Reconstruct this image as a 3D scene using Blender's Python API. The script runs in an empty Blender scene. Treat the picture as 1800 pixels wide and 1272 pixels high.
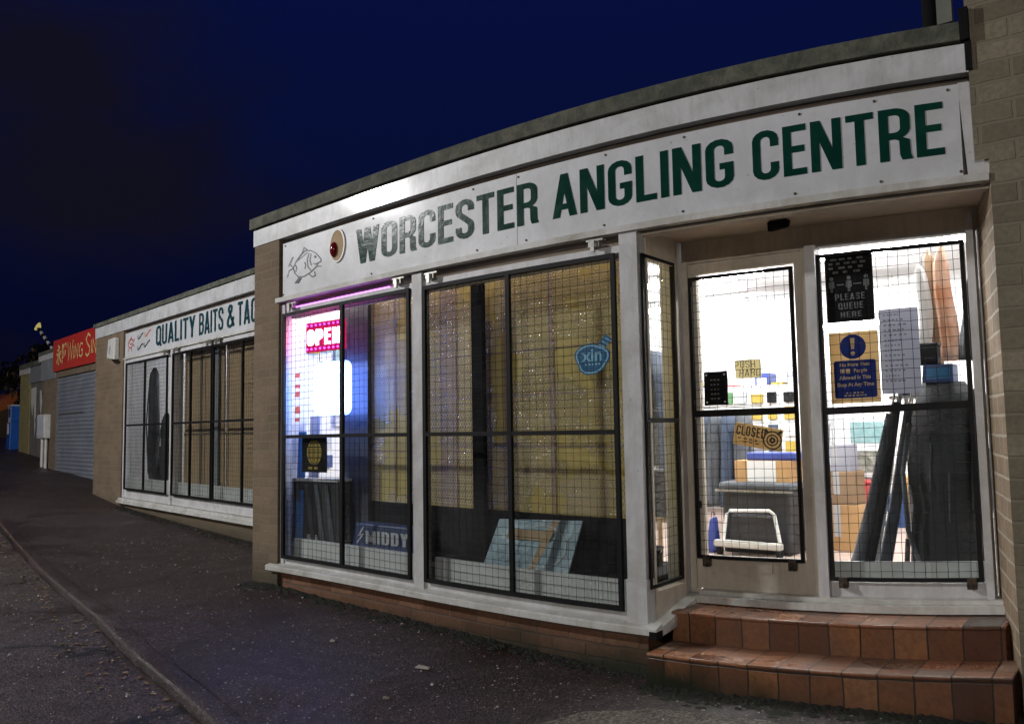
import bpy, math, random
from mathutils import Vector, Matrix
random.seed(7)
S = bpy.context.scene
C = S.collection
PI = math.pi
EYE = 1.55

# ------------------------------------------------------------------ materials
def new_mat(name):
    m = bpy.data.materials.new(name); m.use_nodes = True
    nt = m.node_tree; nt.nodes.clear()
    out = nt.nodes.new('ShaderNodeOutputMaterial')
    return m, nt, out
def N(nt, typ, **kw):
    n = nt.nodes.new(typ)
    for k, v in kw.items():
        if hasattr(n, k): setattr(n, k, v)
        else: n.inputs[k].default_value = v
    return n
def rgb(c): return (c[0], c[1], c[2], 1.0)
def coords(nt, uv=False):
    t = nt.nodes.new('ShaderNodeTexCoord')
    return t.outputs['UV' if uv else 'Object']
def ramp(nt, fac, stops):
    r = nt.nodes.new('ShaderNodeValToRGB')
    e = r.color_ramp.elements
    while len(e) < len(stops): e.new(0.5)
    for i, (p, c) in enumerate(stops):
        e[i].position = p; e[i].color = rgb(c) if len(c) == 3 else c
    nt.links.new(fac, r.inputs['Fac'])
    return r.outputs['Color']
def mix(nt, fac, a, b, mode='MIX'):
    n = nt.nodes.new('ShaderNodeMix'); n.data_type = 'RGBA'; n.blend_type = mode
    if isinstance(fac, (int, float)): n.inputs[0].default_value = fac
    else: nt.links.new(fac, n.inputs[0])
    for i, v in ((6, a), (7, b)):
        if isinstance(v, (tuple, list)): n.inputs[i].default_value = rgb(v)
        else: nt.links.new(v, n.inputs[i])
    return n.outputs[2]
def noise(nt, vec, scale, detail=5, rough=0.6, dist=0.0):
    n = N(nt, 'ShaderNodeTexNoise'); n.inputs['Scale'].default_value = scale
    n.inputs['Detail'].default_value = detail; n.inputs['Roughness'].default_value = rough
    n.inputs['Distortion'].default_value = dist
    nt.links.new(vec, n.inputs['Vector']); return n.outputs['Fac']
def bump(nt, h, strength, dist=0.01, normal=None):
    b = nt.nodes.new('ShaderNodeBump'); b.inputs['Strength'].default_value = strength
    b.inputs['Distance'].default_value = dist; nt.links.new(h, b.inputs['Height'])
    if normal is not None: nt.links.new(normal, b.inputs['Normal'])
    return b.outputs['Normal']
def bsdf(nt, out, color, rough=0.6, metal=0.0, normal=None, spec=0.5, coat=0.0):
    p = nt.nodes.new('ShaderNodeBsdfPrincipled')
    if isinstance(color, (tuple, list)): p.inputs['Base Color'].default_value = rgb(color)
    else: nt.links.new(color, p.inputs['Base Color'])
    if isinstance(rough, (int, float)): p.inputs['Roughness'].default_value = rough
    else: nt.links.new(rough, p.inputs['Roughness'])
    p.inputs['Metallic'].default_value = metal
    p.inputs['Specular IOR Level'].default_value = spec
    p.inputs['Coat Weight'].default_value = coat
    if normal is not None: nt.links.new(normal, p.inputs['Normal'])
    nt.links.new(p.outputs[0], out.inputs['Surface'])
    return p
def worn(name, a, b, rough=0.6, scale=6.0, lo=0.4, hi=0.7, bmp=0.15, fine=60.0, metal=0.0, spec=0.5, dist=0.004, coat=0.0):
    """two-tone noisy surface with a fine bump: paint, metal, cloth, card"""
    m, nt, out = new_mat(name); v = coords(nt)
    f = noise(nt, v, scale, 7, 0.65, 0.4)
    col = ramp(nt, f, [(lo, a), (hi, b)])
    g = noise(nt, v, fine, 4)
    rr = N(nt, 'ShaderNodeMapRange'); rr.inputs['To Min'].default_value = max(0.03, rough-0.12); rr.inputs['To Max'].default_value = min(1, rough+0.12)
    nt.links.new(f, rr.inputs['Value'])
    bsdf(nt, out, col, rr.outputs[0], metal, bump(nt, g, bmp, dist), spec, coat)
    return m
def emit(name, c, s):
    m, nt, out = new_mat(name)
    e = N(nt, 'ShaderNodeEmission'); e.inputs['Color'].default_value = rgb(c); e.inputs['Strength'].default_value = s
    nt.links.new(e.outputs[0], out.inputs['Surface']); return m
def painted(name, base, grime, rough=0.4, streak=0.5, gloss=0.0):
    """old gloss paint: grime in patches, vertical run marks, chips"""
    m, nt, out = new_mat(name); v = coords(nt)
    mp = N(nt, 'ShaderNodeMapping'); mp.inputs['Scale'].default_value = (9, 9, 1.1); nt.links.new(v, mp.inputs['Vector'])
    a = noise(nt, v, 3.2, 8, 0.7, 0.6); s = noise(nt, mp.outputs[0], 2.5, 6, 0.7)
    c = mix(nt, ramp(nt, a, [(0.42, (0, 0, 0)), (0.74, (0.9, 0.9, 0.9))]), base, grime)
    c = mix(nt, ramp(nt, s, [(0.46, (0, 0, 0)), (0.74, (streak*1.3, streak*1.3, streak*1.3))]), c, grime)
    sp = noise(nt, v, 38, 3, 0.8)
    c = mix(nt, ramp(nt, sp, [(0.68, (0, 0, 0)), (0.72, (0.8, 0.8, 0.8))]), c, tuple(x*0.3 for x in grime))
    h = noise(nt, v, 14, 5)
    rr = N(nt, 'ShaderNodeMapRange'); rr.inputs['To Min'].default_value = rough-0.07; rr.inputs['To Max'].default_value = rough+0.12
    nt.links.new(a, rr.inputs['Value'])
    p = bsdf(nt, out, c, rr.outputs[0], 0, bump(nt, h, 0.12, 0.01), 0.35)
    p.inputs['Coat Weight'].default_value = gloss; p.inputs['Coat Roughness'].default_value = 0.1
    return m
def brick(name, cols, mortar, w=0.225, h=0.075, ms=0.009, rough=0.85, damp=None, offset=0.5, bmp=0.5, spec=0.3, rlo=None, var=0.8):
    m, nt, out = new_mat(name); v = coords(nt, True); ob = coords(nt)
    wob = nt.nodes.new('ShaderNodeTexNoise'); wob.inputs['Scale'].default_value = 9.0; nt.links.new(v, wob.inputs['Vector'])
    vm = N(nt, 'ShaderNodeVectorMath'); vm.operation = 'MULTIPLY_ADD'; nt.links.new(wob.outputs['Color'], vm.inputs[0]); vm.inputs[1].default_value = (0.012, 0.012, 0); nt.links.new(v, vm.inputs[2])
    b = N(nt, 'ShaderNodeTexBrick'); b.offset = offset; nt.links.new(vm.outputs[0], b.inputs['Vector'])
    b.inputs['Scale'].default_value = 1.0; b.inputs['Brick Width'].default_value = w; b.inputs['Row Height'].default_value = h
    b.inputs['Mortar Size'].default_value = ms; b.inputs['Mortar Smooth'].default_value = 0.35; b.inputs['Bias'].default_value = 0.0
    b.inputs['Color1'].default_value = (0, 0, 0, 1); b.inputs['Color2'].default_value = (1, 1, 1, 1); b.inputs['Mortar'].default_value = (0.5, 0.5, 0.5, 1)
    n1 = noise(nt, ob, 2.1, 5, 0.6, 0.3); n2 = noise(nt, ob, 45, 5, 0.7)
    bc = ramp(nt, b.outputs['Color'], [(i/(len(cols)-1), c) for i, c in enumerate(cols)])
    bc = mix(nt, var, cols[len(cols)//2], bc)
    bc = mix(nt, ramp(nt, n2, [(0.4, (0, 0, 0)), (0.75, (0.55, 0.55, 0.55))]), bc, tuple(x*0.5 for x in cols[0]))
    bc = mix(nt, ramp(nt, n1, [(0.45, (0, 0, 0)), (0.7, (0.6, 0.6, 0.6))]), bc, tuple(x*0.6 for x in cols[0]))
    c = mix(nt, b.outputs['Fac'], bc, mortar)
    if damp:                                                   # green-black algae on the bottom courses
        sx = N(nt, 'ShaderNodeSeparateXYZ'); nt.links.new(ob, sx.inputs[0])
        mr = N(nt, 'ShaderNodeMapRange'); mr.inputs['From Min'].default_value = damp[0]; mr.inputs['From Max'].default_value = damp[1]
        mr.inputs['To Min'].default_value = 1; mr.inputs['To Max'].default_value = 0
        ad = N(nt, 'ShaderNodeMath'); ad.operation = 'MULTIPLY_ADD'; nt.links.new(n1, ad.inputs[0]); ad.inputs[1].default_value = 0.35; nt.links.new(sx.outputs['Z'], ad.inputs[2])
        nt.links.new(ad.outputs[0], mr.inputs['Value'])
        c = mix(nt, mr.outputs[0], c, (0.022, 0.024, 0.014))
    inv = N(nt, 'ShaderNodeMath'); inv.operation = 'SUBTRACT'; inv.inputs[0].default_value = 1.0; nt.links.new(b.outputs['Fac'], inv.inputs[1])
    hh = N(nt, 'ShaderNodeMath'); hh.operation = 'MULTIPLY_ADD'; nt.links.new(n2, hh.inputs[0]); hh.inputs[1].default_value = 0.35; nt.links.new(inv.outputs[0], hh.inputs[2])
    r = rough
    if rlo is not None: r = ramp(nt, n1, [(0.35, (rlo,)*3), (0.65, (rough,)*3)])
    bsdf(nt, out, c, r, 0, bump(nt, hh.outputs[0], bmp, 0.006), spec)
    return m

M = {}
M['buff'] = brick('buff_brick', [(0.15, 0.11, 0.07), (0.2, 0.15, 0.1), (0.245, 0.185, 0.125)], (0.185, 0.145, 0.1), ms=0.006, damp=(0.5, 0.85), var=0.5, bmp=0.35)
M['grey_brick'] = brick('weathered_brick', [(0.15, 0.13, 0.09), (0.23, 0.2, 0.14), (0.3, 0.26, 0.18)], (0.21, 0.18, 0.13), w=0.26, h=0.088, ms=0.008, bmp=0.7)
M['reveal_brick'] = brick('tan_brick', [(0.26, 0.19, 0.12), (0.34, 0.25, 0.165), (0.4, 0.3, 0.2)], (0.46, 0.39, 0.3), w=0.26, h=0.088, ms=0.008, damp=(0.35, 0.75), var=0.6)
M['yellow_brick'] = brick('yellow_brick', [(0.25, 0.2, 0.08), (0.32, 0.27, 0.11), (0.36, 0.3, 0.14)], (0.27, 0.23, 0.12), ms=0.007, var=0.5)
M['red_brick'] = brick('red_brick', [(0.13, 0.06, 0.033), (0.2, 0.098, 0.055), (0.26, 0.14, 0.085)], (0.13, 0.085, 0.06), damp=(0.44, 0.60), ms=0.008, bmp=0.7)
M['tile'] = brick('quarry_tile', [(0.08, 0.033, 0.02), (0.24, 0.1, 0.042), (0.38, 0.18, 0.075)], (0.03, 0.02, 0.014), w=0.146, h=0.19, ms=0.0045, rough=0.55, offset=0.0, bmp=0.4, spec=0.5, rlo=0.22, damp=(0.42, 0.56), var=1.0)
M['tread'] = brick('worn_quarry_tile', [(0.08, 0.05, 0.035), (0.3, 0.12, 0.06), (0.44, 0.2, 0.1), (0.34, 0.24, 0.18)], (0.03, 0.022, 0.016), w=0.146, h=0.19, ms=0.0045, rough=0.5, offset=0.0, bmp=0.4, spec=0.6, rlo=0.16, var=1.0)
M['fascia'] = painted('white_gloss_paint', (0.62, 0.63, 0.64), (0.36, 0.36, 0.34), 0.4, 0.4, 0.55)
M['sign_white'] = painted('white_sign_board', (0.62, 0.63, 0.65), (0.46, 0.47, 0.46), 0.4, 0.25, 0.45)
M['frame_white'] = painted('white_frame_paint', (0.6, 0.6, 0.61), (0.36, 0.35, 0.31), 0.42, 0.4)
M['cream'] = painted('cream_frame_paint', (0.58, 0.52, 0.43), (0.36, 0.31, 0.24), 0.5, 0.4)
M['sill'] = painted('stained_white_sill', (0.6, 0.6, 0.57), (0.3, 0.28, 0.22), 0.45, 0.3)
M['ledge'] = worn('white_ledge_board', (0.62, 0.62, 0.62), (0.5, 0.49, 0.46), 0.5, 4)
M['soffit'] = worn('beige_soffit', (0.6, 0.52, 0.43), (0.5, 0.43, 0.35), 0.8, 3)
M['roof'] = worn('mossy_roof_edge', (0.055, 0.06, 0.045), (0.15, 0.15, 0.115), 0.9, 9, bmp=0.6, fine=40, dist=0.01)
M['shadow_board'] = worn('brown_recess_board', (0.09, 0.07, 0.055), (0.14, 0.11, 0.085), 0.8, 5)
M['black'] = worn('black_painted_steel', (0.006, 0.006, 0.007), (0.014, 0.012, 0.011), 0.6, 12, fine=90, spec=0.2)
M['wire'] = worn('black_wire', (0.006, 0.006, 0.006), (0.012, 0.011, 0.01), 0.6, 20, spec=0.2)
M['zinc'] = worn('galvanised_bracket', (0.4, 0.4, 0.38), (0.2, 0.17, 0.12), 0.4, 20, metal=0.7)
M['rusty'] = worn('rusty_steel', (0.03, 0.025, 0.02), (0.14, 0.1, 0.07), 0.6, 30, metal=0.4)
M['matt_black'] = worn('matt_black_board', (0.006, 0.006, 0.007), (0.014, 0.013, 0.013), 0.8, 5, spec=0.15)
M['satin_black'] = worn('satin_dark_board', (0.05, 0.05, 0.06), (0.08, 0.08, 0.09), 0.35, 5)
M['letter'] = worn('dark_green_vinyl', (0.004, 0.035, 0.024), (0.006, 0.05, 0.034), 0.2, 6, bmp=0.3, fine=26, dist=0.004, spec=0.1)
M['letter2'] = worn('dark_teal_vinyl', (0.01, 0.045, 0.055), (0.013, 0.06, 0.07), 0.3, 6, bmp=0.3, fine=26)
M['ink'] = worn('black_ink', (0.012, 0.014, 0.02), (0.03, 0.035, 0.045), 0.5, 20)
M['redink'] = worn('red_ink', (0.5, 0.03, 0.02), (0.4, 0.05, 0.03), 0.5, 20)
M['orangeink'] = worn('orange_ink', (0.55, 0.12, 0.05), (0.5, 0.18, 0.1), 0.5, 20)
M['red_sign'] = worn('red_sign_paint', (0.5, 0.022, 0.018), (0.4, 0.03, 0.022), 0.45, 3)
M['cream_letter'] = worn('cream_sign_paint', (0.75, 0.6, 0.25), (0.6, 0.42, 0.15), 0.5, 8)
M['shutter'] = worn('galvanised_shutter', (0.24, 0.26, 0.3), (0.34, 0.36, 0.4), 0.45, 2.5, metal=0.35)
M['grey_board'] = worn('grey_board', (0.17, 0.18, 0.19), (0.24, 0.25, 0.26), 0.7, 3)
M['grey_door'] = worn('weathered_grey_door', (0.13, 0.115, 0.1), (0.2, 0.18, 0.16), 0.75, 4)
M['paper'] = worn('torn_white_paper', (0.6, 0.58, 0.5), (0.45, 0.42, 0.35), 0.9, 6)
M['plastic_white'] = worn('white_plastic', (0.6, 0.6, 0.57), (0.45, 0.44, 0.4), 0.4, 5)
M['kiosk_blue'] = worn('blue_enamel', (0.01, 0.1, 0.42), (0.008, 0.07, 0.3), 0.4, 4)
M['wood'] = None
M['card'] = worn('brown_cardboard', (0.45, 0.27, 0.12), (0.36, 0.21, 0.09), 0.8, 4)
M['room_white'] = worn('white_interior_paint', (0.8, 0.8, 0.8), (0.74, 0.74, 0.74), 0.7, 2, bmp=0.03)
M['lino'] = worn('pale_pink_floor', (0.5, 0.38, 0.32), (0.42, 0.31, 0.26), 0.4, 3)
M['fabric_black'] = worn('black_nylon', (0.01, 0.01, 0.012), (0.03, 0.031, 0.034), 0.7, 5, bmp=0.5, fine=35, dist=0.01)
M['fabric_navy'] = worn('navy_cloth', (0.03, 0.045, 0.08), (0.06, 0.08, 0.12), 0.8, 5, bmp=0.4, fine=30)
M['fabric_grey'] = worn('charcoal_cloth', (0.05, 0.055, 0.065), (0.1, 0.11, 0.125), 0.8, 5, bmp=0.4, fine=30)
M['fabric_blue'] = worn('bright_blue_cloth', (0.02, 0.13, 0.42), (0.03, 0.2, 0.55), 0.8, 5)
M['fabric_orange'] = worn('orange_cloth', (0.6, 0.2, 0.06), (0.7, 0.32, 0.14), 0.7, 5)
M['fabric_white'] = worn('white_cloth', (0.7, 0.7, 0.7), (0.6, 0.58, 0.56), 0.7, 5)
M['fabric_tan'] = worn('tan_cloth', (0.3, 0.2, 0.12), (0.22, 0.15, 0.1), 0.8, 5)
M['red'] = worn('red_plastic', (0.4, 0.05, 0.05), (0.32, 0.04, 0.04), 0.4, 5)
M['blue'] = worn('blue_plastic', (0.03, 0.05, 0.24), (0.04, 0.07, 0.3), 0.4, 5)
M['dblue'] = worn('dark_blue_card', (0.01, 0.03, 0.1), (0.015, 0.045, 0.15), 0.5, 5)
M['navy_print'] = worn('navy_print', (0.02, 0.045, 0.2), (0.025, 0.055, 0.22), 0.5, 4)
M['buff_card'] = worn('pale_buff_card', (0.62, 0.45, 0.22), (0.56, 0.4, 0.2), 0.7, 3)
M['yellow_note'] = worn('pale_yellow_paper', (0.8, 0.68, 0.36), (0.76, 0.62, 0.33), 0.8, 4)
M['silver'] = worn('silver_foil_board', (0.22, 0.3, 0.34), (0.34, 0.42, 0.46), 0.35, 3, bmp=0.5, fine=14, dist=0.01, metal=0.3)
M['pale'] = worn('pale_print', (0.5, 0.5, 0.52), (0.4, 0.42, 0.45), 0.6, 5)
M['faded'] = worn('faded_lettering', (0.13, 0.14, 0.15), (0.18, 0.19, 0.2), 0.6, 5)
M['yellow'] = worn('ochre_print', (0.42, 0.3, 0.05), (0.36, 0.25, 0.04), 0.6, 5)
M['sticker_blue'] = worn('blue_sticker', (0.006, 0.09, 0.2), (0.008, 0.11, 0.23), 0.4, 6)
M['sticker_pale'] = worn('pale_blue_sticker', (0.18, 0.42, 0.55), (0.2, 0.46, 0.6), 0.4, 6)
M['lilac'] = worn('lilac_paper', (0.5, 0.5, 0.62), (0.46, 0.46, 0.58), 0.8, 3)
M['green'] = worn('green_print', (0.08, 0.2, 0.08), (0.1, 0.25, 0.11), 0.5, 5)
M['teal'] = worn('teal_print', (0.14, 0.26, 0.27), (0.26, 0.36, 0.36), 0.5, 14)
M['darkphoto'] = worn('dark_photo_print', (0.05, 0.06, 0.04), (0.4, 0.38, 0.34), 0.5, 9)
M['litter'] = worn('pale_litter', (0.4, 0.37, 0.33), (0.3, 0.27, 0.22), 0.8, 9)
M['leaf'] = worn('dead_leaf', (0.16, 0.09, 0.035), (0.3, 0.21, 0.09), 0.8, 3, lo=0.35, hi=0.65)
M['lens_red'] = worn('red_lamp_lens', (0.14, 0.006, 0.008), (0.2, 0.01, 0.01), 0.15, 5)
M['hole_wood'] = worn('bare_plywood', (0.42, 0.3, 0.17), (0.34, 0.24, 0.13), 0.8, 6)
M['hedge'] = worn('dark_leaves', (0.015, 0.02, 0.008), (0.04, 0.045, 0.02), 0.8, 3)
M['bark'] = worn('dark_bark', (0.02, 0.017, 0.013), (0.04, 0.034, 0.026), 0.9, 9)
M['render_orange'] = worn('orange_roof_tiles', (0.4, 0.15, 0.05), (0.3, 0.11, 0.04), 0.8, 6)
M['fence_wood'] = worn('old_fence_wood', (0.06, 0.05, 0.035), (0.1, 0.085, 0.06), 0.9, 3)
M['pole_white'] = worn('white_pole_band', (0.6, 0.6, 0.55), (0.5, 0.5, 0.45), 0.5, 9)
M['tube'] = emit('fluorescent_tube', (0.98, 0.97, 1.0), 230.0)
M['neon_red'] = emit('red_neon', (1.0, 0.14, 0.3), 70.0)
M['led'] = emit('purple_led', (0.55, 0.05, 1.0), 9.0)
M['neon_blue'] = emit('blue_neon', (0.08, 0.3, 1.0), 60.0)
M['neon_face'] = emit('lit_blue_white_face', (0.14, 0.26, 1.0), 16.0)
M['amber_lamp'] = emit('amber_lamp', (0.9, 0.75, 0.25), 0.45)
M['neon_panel'] = emit('lit_red_acrylic', (1.0, 0.02, 0.16), 0.8)

def glass_mat():
    m, nt, out = new_mat('window_glass'); v = coords(nt)
    tr = N(nt, 'ShaderNodeBsdfTransparent'); tr.inputs['Color'].default_value = (0.93, 0.95, 0.94, 1)
    gl = N(nt, 'ShaderNodeBsdfGlossy'); gl.inputs['Roughness'].default_value = 0.03
    df = N(nt, 'ShaderNodeBsdfDiffuse'); df.inputs['Color'].default_value = (0.3, 0.3, 0.3, 1)
    lw = N(nt, 'ShaderNodeLayerWeight'); lw.inputs['Blend'].default_value = 0.5
    pw = N(nt, 'ShaderNodeMath'); pw.operation = 'POWER'; nt.links.new(lw.outputs['Facing'], pw.inputs[0]); pw.inputs[1].default_value = 4.0
    fr = N(nt, 'ShaderNodeMath'); fr.operation = 'MULTIPLY_ADD'; nt.links.new(pw.outputs[0], fr.inputs[0]); fr.inputs[1].default_value = 0.6; fr.inputs[2].default_value = 0.035
    a = nt.nodes.new('ShaderNodeMixShader'); b = nt.nodes.new('ShaderNodeMixShader')
    nt.links.new(fr.outputs[0], a.inputs[0]); nt.links.new(tr.outputs[0], a.inputs[1]); nt.links.new(gl.outputs[0], a.inputs[2])
    d = noise(nt, v, 3.5, 6, 0.7); dr = N(nt, 'ShaderNodeMapRange'); dr.inputs['From Min'].default_value = 0.4; dr.inputs['From Max'].default_value = 0.9
    dr.inputs['To Min'].default_value = 0.0; dr.inputs['To Max'].default_value = 0.06; nt.links.new(d, dr.inputs['Value'])
    nt.links.new(dr.outputs[0], b.inputs[0]); nt.links.new(a.outputs[0], b.inputs[1]); nt.links.new(df.outputs[0], b.inputs[2])
    nt.links.new(b.outputs[0], out.inputs['Surface']); return m
M['glass'] = glass_mat()
def paper_mat(name, a, b, t):
    m, nt, out = new_mat(name); v = coords(nt); c = ramp(nt, noise(nt, v, 4, 5), [(0.35, a), (0.7, b)])
    d = N(nt, 'ShaderNodeBsdfDiffuse'); l = N(nt, 'ShaderNodeBsdfTranslucent'); x = nt.nodes.new('ShaderNodeMixShader'); x.inputs[0].default_value = t
    nt.links.new(c, d.inputs['Color']); nt.links.new(c, l.inputs['Color']); nt.links.new(d.outputs[0], x.inputs[1]); nt.links.new(l.outputs[0], x.inputs[2]); nt.links.new(x.outputs[0], out.inputs['Surface']); return m
M['buff_card'] = paper_mat('pale_buff_paper', (0.72, 0.57, 0.34), (0.66, 0.51, 0.3), 0.42)
M['yellow_note'] = paper_mat('yellow_note_paper', (0.9, 0.84, 0.6), (0.86, 0.79, 0.54), 0.6)
M['lilac'] = paper_mat('lilac_note_paper', (0.52, 0.52, 0.58), (0.47, 0.47, 0.53), 0.45)
M['navy_print'] = paper_mat('navy_printed_paper', (0.03, 0.05, 0.24), (0.035, 0.06, 0.26), 0.4)
M['fabric_orange'] = paper_mat('orange_thin_cloth', (0.5, 0.24, 0.13), (0.75, 0.62, 0.52), 0.4)
M['fabric_white'] = paper_mat('white_thin_cloth', (0.8, 0.8, 0.8), (0.72, 0.7, 0.68), 0.5)
M['fabric_tan'] = paper_mat('tan_thin_cloth', (0.42, 0.3, 0.2), (0.34, 0.24, 0.16), 0.4)

def board_mat(name, c0, c1, c2, sparkle):
    """wooden display back; with a sheet of bubble film over it when sparkle"""
    m, nt, out = new_mat(name); v = coords(nt)
    mp = N(nt, 'ShaderNodeMapping'); mp.inputs['Scale'].default_value = (5.0, 5.0, 1.0); nt.links.new(v, mp.inputs['Vector'])
    mp2 = N(nt, 'ShaderNodeMapping'); mp2.inputs['Scale'].default_value = (1.0, 1.0, 9.0); nt.links.new(v, mp2.inputs['Vector'])
    a = noise(nt, mp.outputs[0], 1.6, 6, 0.7, 0.3); b = noise(nt, mp2.outputs[0], 1.3, 5, 0.7); l = noise(nt, v, 1.1, 3)
    c = mix(nt, ramp(nt, a, [(0.35, (0, 0, 0)), (0.7, (1, 1, 1))]), c0, c1)
    c = mix(nt, ramp(nt, b, [(0.5, (0, 0, 0)), (0.75, (0.8, 0.8, 0.8))]), c, c2)
    c = mix(nt, ramp(nt, l, [(0.4, (0, 0, 0)), (0.65, (0.5, 0.5, 0.5))]), c, c1)
    p = bsdf(nt, out, c, 0.6)
    if sparkle:
        vo = N(nt, 'ShaderNodeTexVoronoi'); vo.feature = 'F1'; vo.inputs['Scale'].default_value = 42.0; vo.inputs['Randomness'].default_value = 0.12
        nt.links.new(v, vo.inputs['Vector'])
        cv = ramp(nt, vo.outputs['Distance'], [(0.0, (1, 1, 1)), (0.25, (0.85, 0.85, 0.85)), (0.5, (0.0, 0.0, 0.0))])
        w = noise(nt, v, 5.0, 4, 0.6, 0.5)
        p.inputs['Coat Weight'].default_value = 0.25; p.inputs['Coat Roughness'].default_value = 0.15
        nn = bump(nt, cv, 1.0, 0.010); nn2 = bump(nt, w, 0.6, 0.04, nn)
        nt.links.new(nn2, p.inputs['Coat Normal'])
    return m
M['olive'] = board_mat('ochre_board_under_bubble_film', (0.58, 0.43, 0.12), (0.42, 0.31, 0.09), (0.68, 0.51, 0.17), True)
M['brownpanel'] = board_mat('brown_board', (0.42, 0.29, 0.165), (0.31, 0.21, 0.12), (0.48, 0.34, 0.2), False)

def film_mat():
    m, nt, out = new_mat('clear_bubble_film')
    tr = N(nt, 'ShaderNodeBsdfTransparent'); gl = N(nt, 'ShaderNodeBsdfGlossy'); gl.inputs['Roughness'].default_value = 0.16; x = nt.nodes.new('ShaderNodeMixShader'); x.inputs[0].default_value = 0.42
    nt.links.new(tr.outputs[0], x.inputs[1]); nt.links.new(gl.outputs[0], x.inputs[2]); nt.links.new(x.outputs[0], out.inputs['Surface']); return m
M['film'] = film_mat()
def ground_mat(name, dark, light, wet, speck, seed, crack=False):
    m, nt, out = new_mat(name); v = coords(nt)
    mp = N(nt, 'ShaderNodeMapping'); mp.inputs['Location'].default_value = (seed, seed*2, 0); nt.links.new(v, mp.inputs['Vector']); v = mp.outputs[0]
    big = noise(nt, v, 0.9, 6, 0.65, 0.8); fine = noise(nt, v, 130, 3, 0.7); mid = noise(nt, v, 11, 6, 0.7)
    c = ramp(nt, big, [(0.3, dark), (0.5, light), (0.72, tuple(x*0.75 for x in light))])
    c = mix(nt, ramp(nt, mid, [(0.45, (0, 0, 0)), (0.7, (0.7, 0.7, 0.7))]), c, dark)
    vo = N(nt, 'ShaderNodeTexVoronoi'); vo.inputs['Scale'].default_value = 95.0; nt.links.new(v, vo.inputs['Vector'])
    st = ramp(nt, vo.outputs['Color'], [(0.3, (0.4, 0.4, 0.4)), (0.95, (2.0, 1.9, 1.85))])
    c = mix(nt, 1.0, c, st, 'MULTIPLY')
    sp = noise(nt, v, 60, 2, 0.5)
    c = mix(nt, ramp(nt, sp, [(0.67, (0, 0, 0)), (0.70, (1, 1, 1))]), c, speck)
    hh = N(nt, 'ShaderNodeMath'); hh.operation = 'MULTIPLY_ADD'; nt.links.new(vo.outputs['Distance'], hh.inputs[0]); hh.inputs[1].default_value = -0.9; nt.links.new(fine, hh.inputs[2])
    if crack:
        cv = N(nt, 'ShaderNodeTexVoronoi'); cv.feature = 'DISTANCE_TO_EDGE'; cv.inputs['Scale'].default_value = 0.42
        wv = nt.nodes.new('ShaderNodeTexNoise'); wv.inputs['Scale'].default_value = 2.5; wv.inputs['Detail'].default_value = 6; nt.links.new(v, wv.inputs['Vector'])
        va = N(nt, 'ShaderNodeVectorMath'); va.operation = 'MULTIPLY_ADD'; nt.links.new(wv.outputs['Color'], va.inputs[0]); va.inputs[1].default_value = (0.7, 0.7, 0); nt.links.new(v, va.inputs[2])
        nt.links.new(va.outputs[0], cv.inputs['Vector'])
        ck = ramp(nt, cv.outputs['Distance'], [(0.004, (1, 1, 1)), (0.014, (0, 0, 0))])
        c = mix(nt, ck, c, (0.006, 0.006, 0.006))
    r = ramp(nt, big, [(0.38, (wet,)*3), (0.6, (0.75,)*3)])
    n = bump(nt, hh.outputs[0], 0.55, 0.008); n = bump(nt, mid, 0.3, 0.02, n)
    bsdf(nt, out, c, r, 0, n, 0.45)
    return m
M['pavement'] = ground_mat('worn_asphalt', (0.015, 0.0105, 0.0095), (0.044, 0.03, 0.028), 0.32, (0.34, 0.3, 0.27), 3.0, False)
M['moss'] = worn('black_green_moss', (0.008, 0.009, 0.005), (0.022, 0.025, 0.012), 0.9, 14, bmp=0.8, fine=50, dist=0.02)
M['grit'] = worn('pale_grit', (0.3, 0.27, 0.25), (0.5, 0.47, 0.43), 0.8, 30)
M['road'] = ground_mat('road_asphalt', (0.022, 0.017, 0.016), (0.06, 0.046, 0.044), 0.4, (0.26, 0.24, 0.22), 11.0, True)
M['kerb'] = ground_mat('kerb_concrete', (0.026, 0.023, 0.022), (0.055, 0.05, 0.047), 0.5, (0.3, 0.28, 0.26), 5.0)
M['apron'] = ground_mat('exposed_aggregate', (0.07, 0.06, 0.045), (0.14, 0.12, 0.095), 0.5, (0.4, 0.36, 0.3), 8.0)

# ------------------------------------------------------------------ mesh helpers
def image_bow(x, z):
    """bends long edges to the image lens curve, by up to 12 cm along the building"""
    X = max(-2.9, min(2.7, x + 2.9)); q = z - EYE
    return z + q*(0.00909*X - 0.01316*X*X - 0.00258*X**3) + 0.0031*X*X + 0.00164*X**3

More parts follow.
